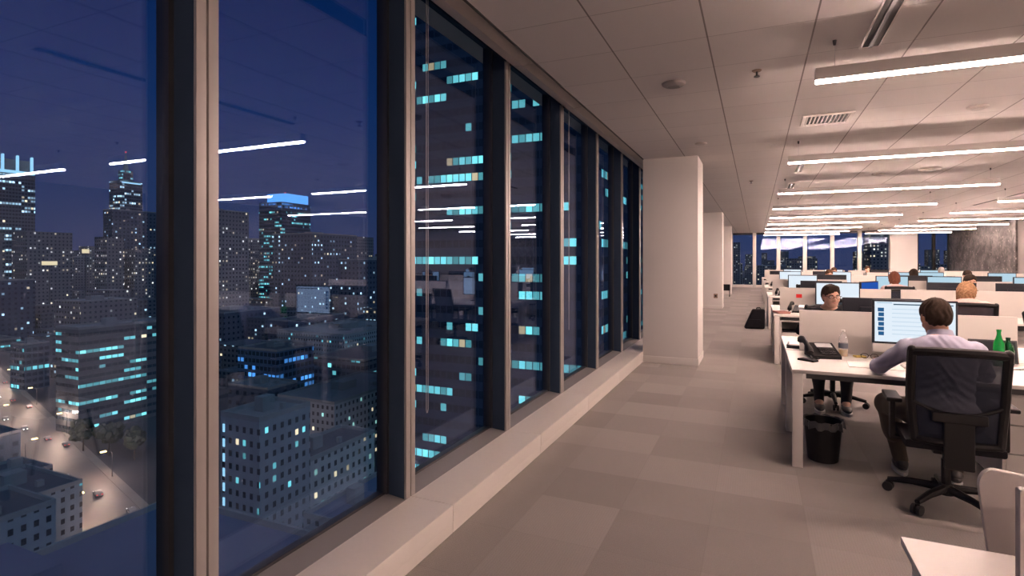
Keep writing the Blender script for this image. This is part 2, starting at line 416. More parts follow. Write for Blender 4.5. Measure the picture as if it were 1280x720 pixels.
# far window wall
fx = [-2.0, ratio(914) * YF, ratio(943) * YF, ratio(973) * YF, ratio(1006) * YF, ratio(1040) * YF, ratio(1074) * YF, ratio(1113) * YF + .1]
for i, (xa, xb) in enumerate(zip(fx, fx[1:])):
    t = thing(f'window_{i+40}', f'tall window pane {i+1} of the far window wall against the blue dusk', 'window', (xa, YF, 0), kind='structure')
    L = xb - xa
    obj('mullion', B(lambda b: bx(b, -.09, .09, -.16, .05, 0, CZ, .004)), 'chin', t)
    obj('glass_pane', B(lambda b: bx(b, .08, L - .08, -.006, .006, .14, 2.98)), 'glassfar', t)
    obj('bottom_rail', B(lambda b: bx(b, .09, L - .09, -.12, .05, 0, .15, .004)), 'sill', t)
    obj('head', B(lambda b: bx(b, .09, L - .09, -.08, .05, 2.97, CZ, .004)), 'darkmetal', t)
dx = [ratio(1147) * YF - .05, ratio(1166.5) * YF, ratio(1186) * YF, XR]
for i, (xa, xb) in enumerate(zip(dx, dx[1:])):
    t = thing(f'window_{i+50}', f'black framed dark glass panel {i+1} beside the stone wall', 'window', (xa, YF, 0), kind='structure')
    L = xb - xa
    obj('mullion', B(lambda b: bx(b, -.06, .06, -.14, .05, 0, CZ, .004)), 'black', t)
    obj('glass_pane', B(lambda b: bx(b, .06, L - .05, -.006, .006, .06, CZ - .08)), 'glassfar', t)
    obj('bottom_rail', B(lambda b: bx(b, .06, L - .06, -.08, .05, 0, .07), lambda b: bx(b, .06, L - .06, -.08, .05, CZ - .09, CZ)), 'black', t)

# ------------------------------------------------------------------ ceiling fittings
def ceil_at(u, v): return at(u, v, (CZ - HC) * FPX / (VY - v))
ZL = 2.783
def lamp(L=3.3):
    t = thing('pendant_light', '', 'light', (0, 0, 0))
    obj('housing', B(lambda b: bx(b, 0, L, -.04, .04, .026, .108, .003)), 'lamphouse', t)
    obj('diffuser', B(lambda b: bx(b, .004, L - .004, -.019, .019, .009, .027, .004)), 'lampglow', t)
    for x in (.12, L - .12):
        s = obj('suspension_wire', B(lambda b: cyl(b, (x, 0, .108), (x, 0, CZ - ZL - .03), .0016, seg=6)), 'greysilver', t)
        obj('ceiling_anchor', B(lambda b: cyl(b, (x, 0, CZ - ZL - .035), (x, 0, CZ - ZL), .008, .013, seg=12)), 'darkmetal', s)
    return t
lp = lamp()
LY = [4.40, 7.95, 11.55, 15.0, 18.15, 21.3, 24.5, 27.6, 30.6]
ORD = ['first', 'second', 'third', 'fourth', 'fifth', 'sixth', 'seventh', 'eighth', 'ninth']
first = True
LG = 'linear pendant lights over the desks'
for i, y in enumerate(LY):
    for c, x in enumerate((.38, 4.75)):
        lb = f'glowing linear pendant light, {ORD[i]} row from the viewer, ' + ('in the row of lights nearest the aisle' if c == 0 else 'in the second run nearer the stone wall')
        lb = f'linear pendant light over the {ORD[i]} row from the viewer, ' + ('the run nearest the aisle' if c == 0 else 'the run farther from the aisle')
        if first: lp.location = (x, y, ZL); tag(lp, lb, 'light', LG); first = False
        else: dup(lp, (x, y, ZL), None, lb, LG)

for x in (.38, 4.75): dup(lp, (x, -2.3, ZL), None, 'linear pendant light behind the viewer, ' + ('aisle side' if x < 1 else 'stone wall side'), LG)

def slot(name, label, x, y0, y1):
    t = thing(name, label, 'air vent', (x, y0, CZ), group='slot diffusers in the ceiling')
    L = y1 - y0
    obj('slot', B(lambda b: bx(b, -.05, .05, 0, L, -.004, -.001)), 'ventdark', t)
    obj('blade', B(lambda b: bx(b, -.012, .012, 0, L, -.012, -.003)), 'darkmetal', t)
    obj('rim', B(lambda b: bx(b, -.062, -.05, 0, L, -.008, -.001), lambda b: bx(b, .05, .062, 0, L, -.008, -.001), lambda b: bx(b, -.062, .062, -.012, 0, -.008, -.001), lambda b: bx(b, -.062, .062, L, L + .012, -.008, -.001)), 'ventwhite', t)
slot('ceiling_slot_vent', 'long black slot air diffuser in the ceiling beside the nearest light', .745, 2.2, 4.62)
slot('ceiling_slot_vent', 'short black slot air diffuser in front of the third light row', .66, 9.75, 10.7)
slot('ceiling_slot_vent', 'short black slot air diffuser just past the third light row', .66, 12.2, 13.2)
slot('ceiling_slot_vent', 'black slot air diffuser far down the room near the stone wall', 5.55, 15.6, 19.2)

t = thing('ceiling_vent_grille', 'square white air grille with slats in the ceiling', 'air vent', (*ceil_at(1033, 148).xy, CZ))
def vent(b):
    for k in range(11):
        x = -.19 + k * .038
        bx(b, x - .006, x + .006, -.2, .2, -.014, -.004, mtx=None)
obj('backing', B(lambda b: bx(b, -.21, .21, -.21, .21, -.004, -.001)), 'ventdark', t)
obj('slat', B(vent), 'ventwhite', t)
obj('rim', B(lambda b: bx(b, -.24, -.2, -.24, .24, -.016, -.001), lambda b: bx(b, .2, .24, -.24, .24, -.016, -.001), lambda b: bx(b, -.2, .2, -.24, -.2, -.016, -.001), lambda b: bx(b, -.2, .2, .2, .24, -.016, -.001)), 'ventwhite', t)

def disc(name, label, cat, u, v, r, mat='ventwhite', group=None):
    p = ceil_at(u, v)
    t = thing(name, label, cat, (p.x, p.y, CZ), group=group)
    obj('body', B(lambda b: lathe(b, [(0, -.03 * r / .1), (r * .75, -.028 * r / .1), (r * .95, -.016 * r / .1), (r, -.004), (r, -.0005), (0, -.0005)], 28)), mat, t)
    obj('grille_ring', B(lambda b: lathe(b, [(r * .5, -.031 * r / .1), (r * .53, -.033 * r / .1), (r * .56, -.031 * r / .1), (r * .53, -.029 * r / .1), (r * .5, -.031 * r / .1)], 28)), 'greysilver', t)
disc('ceiling_speaker', 'round grey speaker in the ceiling before the wide column', 'speaker', 842, 104, .10, 'speakergrey')
disc('smoke_detector', 'round white smoke detector between the first and second light rows', 'smoke detector', 1222, 133, .09)
disc('smoke_detector', 'small smoke detector on the ceiling over the wide column', 'smoke detector', 876, 179, .075)
disc('smoke_detector', 'flat smoke detector behind the second light, above its middle', 'smoke detector', 1097, 217, .09)
disc('smoke_detector', 'wide flat detector behind the second light, toward its right end', 'smoke detector', 1162, 210, .16)
def sprinkler(u, v, label):
    p = ceil_at(u, v)
    t = thing('ceiling_sprinkler', label, 'sprinkler', (p.x, p.y, CZ), group='ceiling sprinklers')
    obj('escutcheon', B(lambda b: lathe(b, [(0, -.012), (.03, -.01), (.038, -.0005), (0, -.0005)], 20)), 'socket', t)
    obj('deflector', B(lambda b: cyl(b, (0, 0, -.045), (0, 0, -.01), .008), lambda b: cyl(b, (0, 0, -.052), (0, 0, -.045), .024, .02)), 'darkmetal', t)
sprinkler(946, 88, 'small sprinkler head in the ceiling nearest the viewer')
sprinkler(939, 226, 'small sprinkler head farther down the aisle')

t = thing('power_socket', 'brass wall socket low on the second column', 'socket', (-1.18, 18.69, .40))
obj('plate', B(lambda b: bx(b, -.06, .06, -.012, -.001, -.07, .07, .004)), 'socket', t)
obj('outlet_hole', B(lambda b: cyl(b, (0, -.014, .0), (0, -.011, .0), .03, seg=16)), 'black', t)

# ------------------------------------------------------------------ benches
W, D, DT = 1.66, 2.0, .73
ROWY = [4.61 + 4.45 * k for k in range(6)]
X0 = .245
ROWN = ['front row', 'second row', 'third row', 'fourth row', 'fifth row', 'sixth row', 'seventh row']
COLN = ['beside the aisle', 'second from the aisle', 'third from the aisle', 'fourth from the aisle', 'fifth from the aisle']
def bench():
    t = thing('bench_desk', '', 'desk')
    obj('desktop', B(lambda b: bx(b, .002, W - .002, 0, .985, DT - .025, DT, .003)), 'white', t)
    obj('desktop', B(lambda b: bx(b, .002, W - .002, 1.015, D, DT - .025, DT, .003)), 'white', t)
    obj('divider_screen', B(lambda b: bx(b, .115, W - .01, .986, 1.014, DT - .12, 1.097, .006)), 'screen', t)
    for y0, y1 in ((.0, .055), (.93, 1.07), (D - .055, D)):
        obj('leg', B(lambda b: bx(b, .004, .075, y0 + .002, y1 - .002, 0, DT - .027, .004)), 'white', t)
        obj('leg', B(lambda b: bx(b, W - .04, W - .004, y0 + .002, y1 - .002, 0, DT - .027, .004)), 'white', t)
    obj('side_rail', B(lambda b: bx(b, .012, .06, .06, D - .06, DT - .085, DT - .028, .003)), 'greysilver', t)
    obj('cable_tray', B(lambda b: bx(b, .10, W - .06, .80, 1.2, DT - .17, DT - .125, .004), lambda b: bx(b, .10, W - .06, .05, .08, DT - .07, DT - .027)), 'darkmetal', t)
    return t
NCOL = [2, 3, 4, 4, 5, 5]
b0 = bench(); first = True
for r, y in enumerate(ROWY):
    for c in range(NCOL[r]):
        lb = f'white double bench desk with divider screen, {ROWN[r]}, {COLN[c]}'
        if first: b0.location = (X0, y, 0); tag(b0, lb, 'desk', 'white bench desks in rows'); first = False
        else: dup(b0, (X0 + c * W, y, 0), None, lb, 'white bench desks in rows')
# the desk at the viewer's elbow
t = thing('bench_desk', 'white desk corner closest to the viewer with dark metal end frame', 'desk', (.392, .40, 0))
obj('desktop', B(lambda b: bx(b, 0, 1.6, 0, 1.555, DT - .022, DT, .003)), 'white', t)
obj('side_rail', B(lambda b: bx(b, .02, .045, .04, 1.52, DT - .075, DT - .024, .003)), 'silver', t)
for y0 in (.04, 1.47): obj('leg', B(lambda b: bx(b, .02, .065, y0, y0 + .05, 0, DT - .076, .004)), 'greysilver', t)
for y0 in (.04, 1.47): obj('leg', B(lambda b: bx(b, 1.53, 1.575, y0, y0 + .05, 0, DT - .024, .004)), 'greysilver', t)

def pedestal(loc, label, cub=True, w=.42):
    t = thing('pedestal_cabinet', label, 'cabinet', loc, group='white pedestal cabinets')
    h = .652; d = .56
    def shell(b):
        bx(b, 0, .018, 0, d, .03, h); bx(b, w - .018, w, 0, d, .03, h); bx(b, .018, w - .018, d - .015, d, .03, h)
        bx(b, .018, w - .018, 0.003, d - .015, h - .018, h); bx(b, .018, w - .018, .003, d - .015, .03, .05)
        if cub: bx(b, .018, w - .018, .003, d - .015, h - .20, h - .182)
    obj('body', B(shell), 'white', t)
    top = h - .20 if cub else h - .018
    n = 2 if cub else 3
    hh = (top - .05) / n
    for k in range(n):
        dr = obj('drawer', B(lambda b: bx(b, .021, w - .021, .0, .4, .053 + hh * k, .05 + hh * (k + 1) - .004, .002)), 'white', t)
        obj('lock' if k == n - 1 else 'finger_pull', B(lambda b: cyl(b, (w - .07, -.006, .05 + hh * (k + 1) - .05), (w - .07, .0, .05 + hh * (k + 1) - .05), .012, seg=14)) if k == n - 1 else
            B(lambda b: bx(b, w / 2 - .05, w / 2 + .05, -.004, .0, .05 + hh * (k + 1) - .03, .05 + hh * (k + 1) - .022)), 'silver', dr)
    for x in (.04, w - .04):
        for y in (.04, d - .05):
            obj('foot', B(lambda b: cyl(b, (x, y, 0), (x, y, .03), .018, seg=12)), 'black', t)
    return t
pedestal((X0 + .085, ROWY[1] + .03, 0), 'white cabinet with open paper shelf under the second row desk end')
pedestal((X0 + .085, ROWY[2] + .03, 0), 'white cabinet with open shelf under the third row desk end')
pedestal((X0 + .085, ROWY[3] + .03, 0), 'white cabinet with open shelf under the fourth row desk end')
pedestal((X0 + 1.275, ROWY[0] + .12, 0), 'white three drawer pedestal right of the man in the lavender shirt', False, .34)
for k, (r, x, z, wd, m, lb) in enumerate(((1, .13, .489, .28, 'blackfabric', 'dark folder lying in the open shelf of the second row cabinet'), (1, .30, .514, .16, 'paper', 'white papers on the dark folder in the open shelf'),
                                     (2, .13, .489, .26, 'pinkbox', 'reddish folder lying in the open shelf of the third row cabinet'))):
    t = thing(('document_folder', 'paper_stack', 'document_folder')[k], lb, ('folder', 'paper', 'folder')[k], (X0 + .085 + x - .09, ROWY[r] + .06, z - .017))
    obj('cover', B(lambda b: bx(b, 0, wd, 0, .28, .0, .022, .003)), m, t)

# ------------------------------------------------------------------ office chair (faces +y)
def office_chair():
    t = thing('office_chair', '', 'chair')
    def base(b):
        lathe(b, [(0, .07), (.045, .07), (.05, .10), (.035, .135), (0, .135)], 20)
        for k in range(5):
            a = 2 * PI * k / 5 + .3
            c, s = math.cos(a), math.sin(a)
            tube(b, [(.03 * c, .03 * s, .105), (.18 * c, .18 * s, .098), (.31 * c, .31 * s, .075)], [.028, .022, .016], 8)
    obj('star_base', B(base), 'black', t)
    for k in range(5):
        a = 2 * PI * k / 5 + .3; c, s = math.cos(a), math.sin(a)
        p = Vector((.31 * c, .31 * s, 0)); q = Vector((-s, c, 0))
        cs = obj('caster', B(lambda b: cyl(b, p + q * .006 + Vector((0, 0, .03)), p + q * .026 + Vector((0, 0, .03)), .03, seg=18),
                             lambda b: cyl(b, p - q * .026 + Vector((0, 0, .03)), p - q * .006 + Vector((0, 0, .03)), .03, seg=18)), 'rubber', t)
        obj('caster_fork', B(lambda b: cyl(b, p + Vector((0, 0, .03)), p + Vector((0, 0, .078)), .0055, seg=8), lambda b: bx(b, p.x - .012, p.x + .012, p.y - .012, p.y + .012, .05, .066, .003)), 'black', cs)
    obj('gas_lift', B(lambda b: cyl(b, (0, 0, .13), (0, 0, .29), .026), lambda b: cyl(b, (0, 0, .29), (0, 0, .39), .018)), 'black', t)
    obj('tilt_mechanism', B(lambda b: bx(b, -.09, .09, -.14, .11, .352, .394, .012), lambda b: cyl(b, (.09, .02, .385), (.27, .02, .385), .007, seg=8), lambda b: cyl(b, (.25, .02, .385), (.31, .02, .385), .011, seg=8)), 'black', t)
    def seat(b):
        vs = bx(b, -.245, .245, -.23, .26, .395, .447, .024, 4)
        for v in vs:
            if v.co.z > .42: v.co.z -= .010 * max(0, 1 - (v.co.x / .22) ** 2 - ((v.co.y) / .24) ** 2)
            if v.co.y > .2: v.co.z -= .018
    obj('seat', B(seat), 'blackfabric', t)
    # backrest: curved frame around woven mesh
    def bp(s, z):  # s -1..1 across, z height
        hw = .222 - .030 * max(0, (.72 - z)) / .32 * .9
        y = -.285 + .045 * s * s - .10 * (z - .45) + .06 * math.sin((z - .42) / .6 * PI) * .6 - .03
        return Vector((s * hw, y, z))
    Z0, Z1 = .47, 1.015
    def rim(b):
        def bar(pts, ww):
            tube(b, pts, ww, 8)
        n = 12
        for s in (-1, 1): bar([bp(s, Z0 + (Z1 - Z0) * i / n) for i in range(n + 1)], .026)
        bar([bp(-1 + 2 * i / n, Z1 - .012 * abs(-1 + 2 * i / n) ** 3) for i in range(n + 1)], .026)
        bar([bp(-1 + 2 * i / n, Z0) for i in range(n + 1)], .022)
        bar([bp(-1 + 2 * i / n, .70 - .06 * (1 - (-1 + 2 * i / n) ** 2)) + Vector((0, -.008, 0)) for i in range(n + 1)], .011)
        for s in (-1, 1): ball(b, bp(s, Z1), .026, 12); ball(b, bp(s, Z0), .024, 12)
    obj('backrest_frame', B(rim), 'black', t)
    def web(b):
        n, m = 14, 16
        for off in (0, -.004):
            g = [[b.verts.new(bp(-1 + 2 * i / n, Z0 + (Z1 - Z0) * j / m) + Vector((0, off, 0))) for i in range(n + 1)] for j in range(m + 1)]
            for j in range(m):
                for i in range(n): b.faces.new((g[j][i], g[j][i + 1], g[j + 1][i + 1], g[j + 1][i]))
    bm = bmesh.new(); web(bm)
    me = bpy.data.meshes.new('backrest_mesh')
    for f in bm.faces: f.smooth = True
    bm.to_mesh(me); bm.free(); link_mesh('backrest_mesh', me, 'meshback', t)
    obj('back_support', B(lambda b: bx(b, -.072, .072, -.345, -.325, .33, .66, .012, 3), lambda b: bx(b, -.05, .05, -.34, -.10, .355, .385, .012, 3), lambda b: bx(b, -.13, .13, -.352, -.325, .60, .66, .012, 3)), 'black', t)
    for s in (-1, 1):
        ar = obj('armrest', B(lambda b: bx(b, s * .285 - .042, s * .285 + .042, -.13, .13, .645, .672, .012, 3)), 'black', t)
        obj('armrest_post', B(lambda b: bx(b, s * .285 - .014, s * .285 + .014, -.05, .03, .395, .645, .006), lambda b: bx(b, min(s * .08, s * .298), max(s * .08, s * .298), -.045, .025, .388, .408, .006)), 'black', ar)
    return t
ch = office_chair()
CG = 'black mesh office chairs at the desks'
ch.location = (1.10, 4.29, 0); ch.rotation_euler = (0, 0, math.radians(-4))
tag(ch, 'black mesh office chair carrying the man in the lavender shirt', 'chair', CG)
def chair(x, y, rz, lb): return dup(ch, (x, y, 0), math.radians(rz), lb, CG)

# ------------------------------------------------------------------ monitors (screen faces -y, origin on the desk)
def monitor(style):
    t = thing('computer_monitor', '', 'monitor')
    wd, hh = (.57, .36) if style == 'chin' else (.60, .36)
    zb = .135 if style == 'chin' else .115
    obj('casing', B(lambda b: bx(b, -wd / 2, wd / 2, -.014, .016, zb, zb + hh, .006, 3), lambda b: bx(b, -.17, .17, .012, .045, zb + .06, zb + hh - .08, .018, 3)), 'monback', t)
    obj('screen', B(lambda b: bx(b, -wd / 2 + .016, wd / 2 - .016, -.0165, -.0138, zb + .016, zb + hh - .016)), 'scr_white', t)
    if style == 'chin':
        obj('chin', B(lambda b: bx(b, -wd / 2, wd / 2, -.0145, .016, zb - .072, zb - .001, .004)), 'chin', t)
    obj('stand', B(lambda b: bx(b, -.05 if style != 'chin' else -.085, .05 if style != 'chin' else .085, .03, .045, .006, zb + .15, .004), lambda b: bx(b, -.11, .11, -.08, .10, 0, .012, .004)), 'chin' if style == 'chin' else 'black', t)
    return t
mon0 = monitor('chin')
def ui(t, kind):
    zb = .135
    W2, H = .304 - .016, .36
    def q(name, mat, x0, x1, z0, z1): obj(name, B(lambda b: bx(b, x0, x1, -.0175, -.0166, zb + z0, zb + z1)), mat, t)
    q('screen_toolbar', 'scr_dark', -.14, .255, .318, .327)
    q('screen_address_bar', 'scr_line', -.255, -.15, .330, .340)
    for k in range(6): q('screen_thumbnail', 'scr_tile', -.248 + .004 * (k % 2), -.205, .262 - .039 * k, .293 - .039 * k)
    for k in range(7): q('screen_text_line', 'scr_line', -.15, .18 - .03 * (k % 3), .282 - .034 * k, .2865 - .034 * k)
ui(mon0, 0)
mon0.location = (1.165, ROWY[0] + .76, DT); mon0.rotation_euler = (0, 0, math.radians(0))
tag(mon0, 'desktop computer with silver chin showing a white page, in front of the man in lavender', 'monitor')
mon1 = monitor('plain'); MG = 'computer monitors on the benches'
used_mon = False
def mon(r, x, side, lb, scr='scr_white', rz=0, dy=0):
    """side 0: near half, screen towards the viewer; side 1: far half, dark back towards the viewer"""
    global used_mon
    y = ROWY[r] + (.74 if side == 0 else 1.29) + dy
    a = math.radians((0 if side == 0 else 180) + rz)
    if not used_mon:
        used_mon = True; o = mon1; o.location = (x, y, DT); o.rotation_euler = (0, 0, a); tag(o, lb, 'monitor', MG)
    else: o = dup(mon1, (x, y, DT), a, lb, MG)
    for c_ in o.children:
        if c_.name.startswith('screen'): c_.material_slots[0].link = 'OBJECT'; c_.material_slots[0].material = M[scr]
    return o

# ------------------------------------------------------------------ phones
def phone():
    t = thing('desk_phone', '', 'telephone')
    obj('base', B(lambda b: prism(b, [(-.10, 0), (.10, 0), (.10, .085), (.085, .09), (-.10, .022)], 0, -.055, .125)), 'black', t)
    tilt = Matrix.Translation((0, -.10, .024)) @ Matrix.Rotation(math.atan2(.068, .185), 4, 'X')
    obj('display', B(lambda b: bx(b, .0, .105, .12, .175, .001, .004, mtx=tilt)), 'lcd', t)
    def keys(b):
        for i in range(4):
            for j in range(4): bx(b, .005 + i * .026, .025 + i * .026, .02 + j * .023, .036 + j * .023, .001, .006, mtx=tilt)
    obj('keypad', B(keys), 'darkmetal', t)
    hs = Matrix.Translation((-.085, -.10, .028)) @ Matrix.Rotation(math.atan2(.068, .185), 4, 'X')
    def handset(b):
        pts = [Vector((.0, -.01 + .21 * k / 10, .018 + .028 * math.sin(PI * k / 10))) for k in range(11)]
        tube(b, [hs @ p for p in pts], [.024, .027, .024, .019, .017, .017, .017, .019, .024, .027, .024], 12)
        for y in (.005, .185): 
            c = hs @ Vector((0, y, .012)); ball(b, c, (.027, .027, .016), 14)
    obj('handset', B(handset), 'black', t)
    obj('handset_cord', B(lambda b: tube(b, [(-.085 + .006 * math.sin(k * 1.6), -.10 + .006 * math.cos(k * 1.6) - .002 * k, .03 - .0006 * k) for k in range(38)] + [(-.08, -.15, .004), (-.03, -.13, .004), (-.03, -.10, .01)], .003, 5)), 'black', t)
    return t
ph = phone(); ph.location = (.475, 5.30, DT); ph.rotation_euler = (0, 0, math.radians(13)); ph.scale = (1.18, 1.18, 1.18)
PG = 'black desk phones'
tag(ph, 'black desk phone with grey display at the left end of the front desk', 'telephone', PG)
def phone_at(x, y, rz, lb): dup(ph, (x, y, DT), math.radians(rz), lb, PG)

# ------------------------------------------------------------------ small things on the front desk
t = thing('mobile_phone', 'black mobile phone lying in front of the desk phone', 'phone', (.385, 5.045, DT), .9)
obj('body', B(lambda b: bx(b, -.035, .035, -.07, .07, .0, .016, .006, 3)), 'black', t)
obj('touch_screen', B(lambda b: bx(b, -.03, .03, -.06, .06, .0161, .0168)), 'monback', t)
t = thing('charging_tray', 'flat dark tray behind the desk phone at the desk edge', 'tray', (.37, 5.80, DT), -.1)
obj('tray', B(lambda b: bx(b, -.10, .10, -.11, .11, .0, .012, .004), lambda b: bx(b, -.10, -.088, -.11, .11, .012, .035, .003), lambda b: bx(b, .088, .10, -.11, .11, .012, .035, .003), lambda b: bx(b, -.088, .088, -.11, -.098, .012, .03, .003)), 'darkmetal', t)
def pet(loc, lb, drink):
    t = thing('drink_bottle', lb, 'bottle', loc)
    obj('body', B(lambda b: lathe(b, [(0, .0), (.034, .0), (.036, .006), (.036, .05), (.034, .056), (.036, .062), (.036, .12), (.034, .15), (.024, .178), (.013, .195), (.013, .205), (0, .205)], 28)), 'clearplastic', t)
    obj('drink', B(lambda b: lathe(b, [(0, .003), (.033, .003), (.034, .05), (.0335, .058), (0, .058)], 28)), drink, t)
    obj('bottle_label', B(lambda b: lathe(b, [(.0364, .07), (.0368, .07), (.0368, .112), (.0364, .112), (.0364, .07)], 28)), 'bottlelabel', t)
    obj('cap', B(lambda b: cyl(b, (0, 0, .205), (0, 0, .224), .0145, seg=20)), 'cap', t)
    return t
pet((.68, 5.42, DT), 'clear plastic bottle with a little yellow drink beside the desk phone', 'water')
pet((2.03, 6.12, DT), 'clear plastic bottle beyond the divider behind the man in lavender', 'clearplastic')
t = thing('paper_sheet', 'large white paper sheet on the front desk under the arm of the man', 'paper', (.86, 5.00, DT), math.radians(-4))
obj('sheet', B(lambda b: bx(b, -.20, .16, -.12, .15, .0, .004)), 'paper', t)
t = thing('sticky_note_pad', 'small yellow note pad beside the clear bottle', 'note', (.80, 5.42, DT), .3)
obj('pad', B(lambda b: bx(b, -.04, .04, -.03, .03, 0, .012)), 'yellow', t)
t = thing('eyeglasses', 'dark rimmed eyeglasses folded on the front desk near the keyboard', 'glasses', (.86, 5.36, DT + .001), -.2)
for s in (-1, 1):
    obj('rim', B(lambda b: tube(b, [(s * .034 + .026 * math.cos(a), 0, .022 + .020 * math.sin(a)) for a in [2 * PI * k / 16 for k in range(17)]], .0025, 6)), 'black', t)
    obj('temple', B(lambda b: tube(b, [(s * .062, 0, .028), (s * .058, .06, .016), (s * .03, .11, .008)], .0025, 6)), 'black', t)
obj('bridge', B(lambda b: tube(b, [(-.008, 0, .026), (0, 0, .030), (.008, 0, .026)], .0025, 6)), 'black', t)
t = thing('computer_keyboard', 'slim silver keyboard before the silver chinned computer', 'keyboard', (1.22, 5.04, DT))
obj('keyboard_body', B(lambda b: bx(b, -.20, .21, -.06, .06, 0, .012, .004)), 'chin', t)
def keys2(b):
    for j in range(5):
        for i in range(14): bx(b, -.193 + i * .0285, -.168 + i * .0285, -.053 + j * .0215, -.035 + j * .0215, .0121, .016)
obj('keycaps', B(keys2), 'paper', t)
t = thing('green_bottle', 'bright green glass bottle on the front desk, right of the man', 'bottle', (1.715, 5.40, DT))
obj('body', B(lambda b: lathe(b, [(0, 0), (.034, 0), (.037, .008), (.037, .15), (.034, .18), (.020, .215), (.0135, .245), (.0135, .268), (0, .268)], 28)), 'greenglass', t)
obj('cap', B(lambda b: cyl(b, (0, 0, .268), (0, 0, .283), .0155, seg=20)), 'greenglass', t)
obj('bottle_label', B(lambda b: lathe(b, [(.0374, .075), (.0379, .075), (.0379, .115), (.0374, .115), (.0374, .075)], 28)), 'paper', t)
t = thing('green_bottle', 'dark green bottle standing half behind the bright green one', 'bottle', (1.80, 5.49, DT))
obj('body', B(lambda b: lathe(b, [(0, 0), (.036, 0), (.039, .008), (.039, .11), (.032, .15), (.014, .18), (.014, .20), (0, .20)], 28)), 'darkgreen', t)
obj('cap', B(lambda b: cyl(b, (0, 0, .20), (0, 0, .214), .0155, seg=20)), 'darkgreen', t)
t = thing('tablet_stand', 'dark tablet leaning against the divider behind the green bottles', 'tablet', (1.72, 5.535, DT))
tl = Matrix.Translation((0, .0, 0)) @ Matrix.Rotation(math.radians(-12), 4, 'X')
obj('casing', B(lambda b: bx(b, -.15, .16, -.008, .004, .003, .185, .004, mtx=tl)), 'darkmetal', t)
obj('touch_screen', B(lambda b: bx(b, -.138, .148, -.0095, -.0082, .015, .173, mtx=tl)), 'monback', t)
for k, (x, y, a) in enumerate(((1.79, 5.27, .5), (1.84, 5.30, .8))):
    t = thing('metal_pen', ('silver pen lying nearest the green bottles', 'second silver pen lying beside the first one by the green bottles')[k], 'pen', (x, y, DT), a)
    obj('barrel', B(lambda b: cyl(b, (-.07, 0, .005), (.055, 0, .005), .005, seg=10)), 'silver', t)
    obj('tip', B(lambda b: cyl(b, (.055, 0, .005), (.07, 0, .005), .005, .001, seg=10)), 'black', t)

# ------------------------------------------------------------------ waste bin under the front desk
t = thing('waste_bin', 'round black waste bin with a loose liner under the front desk', 'bin', (.475, 4.87, 0))
obj('bucket', B(lambda b: lathe(b, [(0, 0), (.098, 0), (.104, .006), (.132, .30), (.136, .30), (.136, .31), (.126, .31), (.098, .012), (0, .012)], 32)), 'black', t)
def liner(b):
    n = 40; rings = []
    for r, z, am in ((.120, .20, .0), (.129, .312, .003), (.139, .318, .006), (.143, .285, .008), (.143, .262, .012)):
        rings.append([b.verts.new(((r + am * math.sin(k * 2.3)) * math.cos(2 * PI * k / n), (r + am * math.sin(k * 2.3)) * math.sin(2 * PI * k / n), z + am * math.sin(k * 1.7))) for k in range(n)])
    for p, q in zip(rings, rings[1:]):
        for k in range(n): b.faces.new((p[k], p[(k + 1) % n], q[(k + 1) % n], q[k]))
obj('bin_liner', B(liner), 'binliner', t)

# black backpack at the end of the third row
t = thing('backpack', 'black backpack standing on the floor by the third row desk end', 'bag', (-.03, ROWY[2] + .05, 0), .1)
def pack(b):
    vs = bx(b, -.21, .19, -.12, .12, 0, .44, .06, 4)
    for v in vs:
        k = v.co.z / .44
        v.co.x = v.co.x * (1.05 - .42 * k) + .09 * k; v.co.y *= (1.1 - .35 * k)
obj('body', B(pack), 'blackfabric', t)
obj('front_pocket', B(lambda b: bx(b, -.16, .12, -.165, -.115, .03, .22, .025, 3)), 'blackfabric', t)
obj('carry_handle', B(lambda b: tube(b, [(.03, 0, .425), (.05, 0, .475), (.11, 0, .478), (.13, 0, .425)], .009, 8)), 'black', t)
# low black stool by the third column
t = thing('low_stool', 'low black four legged stool standing before the third column', 'stool', (-1.13, 24.9, 0))
obj('seat', B(lambda b: bx(b, -.17, .13, -.15, .15, .26, .52, .02, 3)), 'blackfabric', t)
for x in (-.15, .11):
    for y in (-.13, .13): obj('leg', B(lambda b: cyl(b, (x, y, 0), (x, y, .27), .012, .016, seg=10)), 'black', t)
# red note on the second row divider
t = tag(obj('sticky_note', B(lambda b: bx(b, -.042, .042, -.004, 0, -.03, .03)), 'red'), 'red sticky note on the second row divider screen', 'note'); t.location = (.64, ROWY[1] + .9845, .965)
# dull pink folder on second row desk end
t = thing('document_folder', 'dull pink folder lying at the left end of the second row desk', 'folder', (.36, ROWY[1] + .36, DT), .3)
obj('cover', B(lambda b: bx(b, -.09, .09, -.12, .12, 0, .03, .005)), 'pinkbox', t)

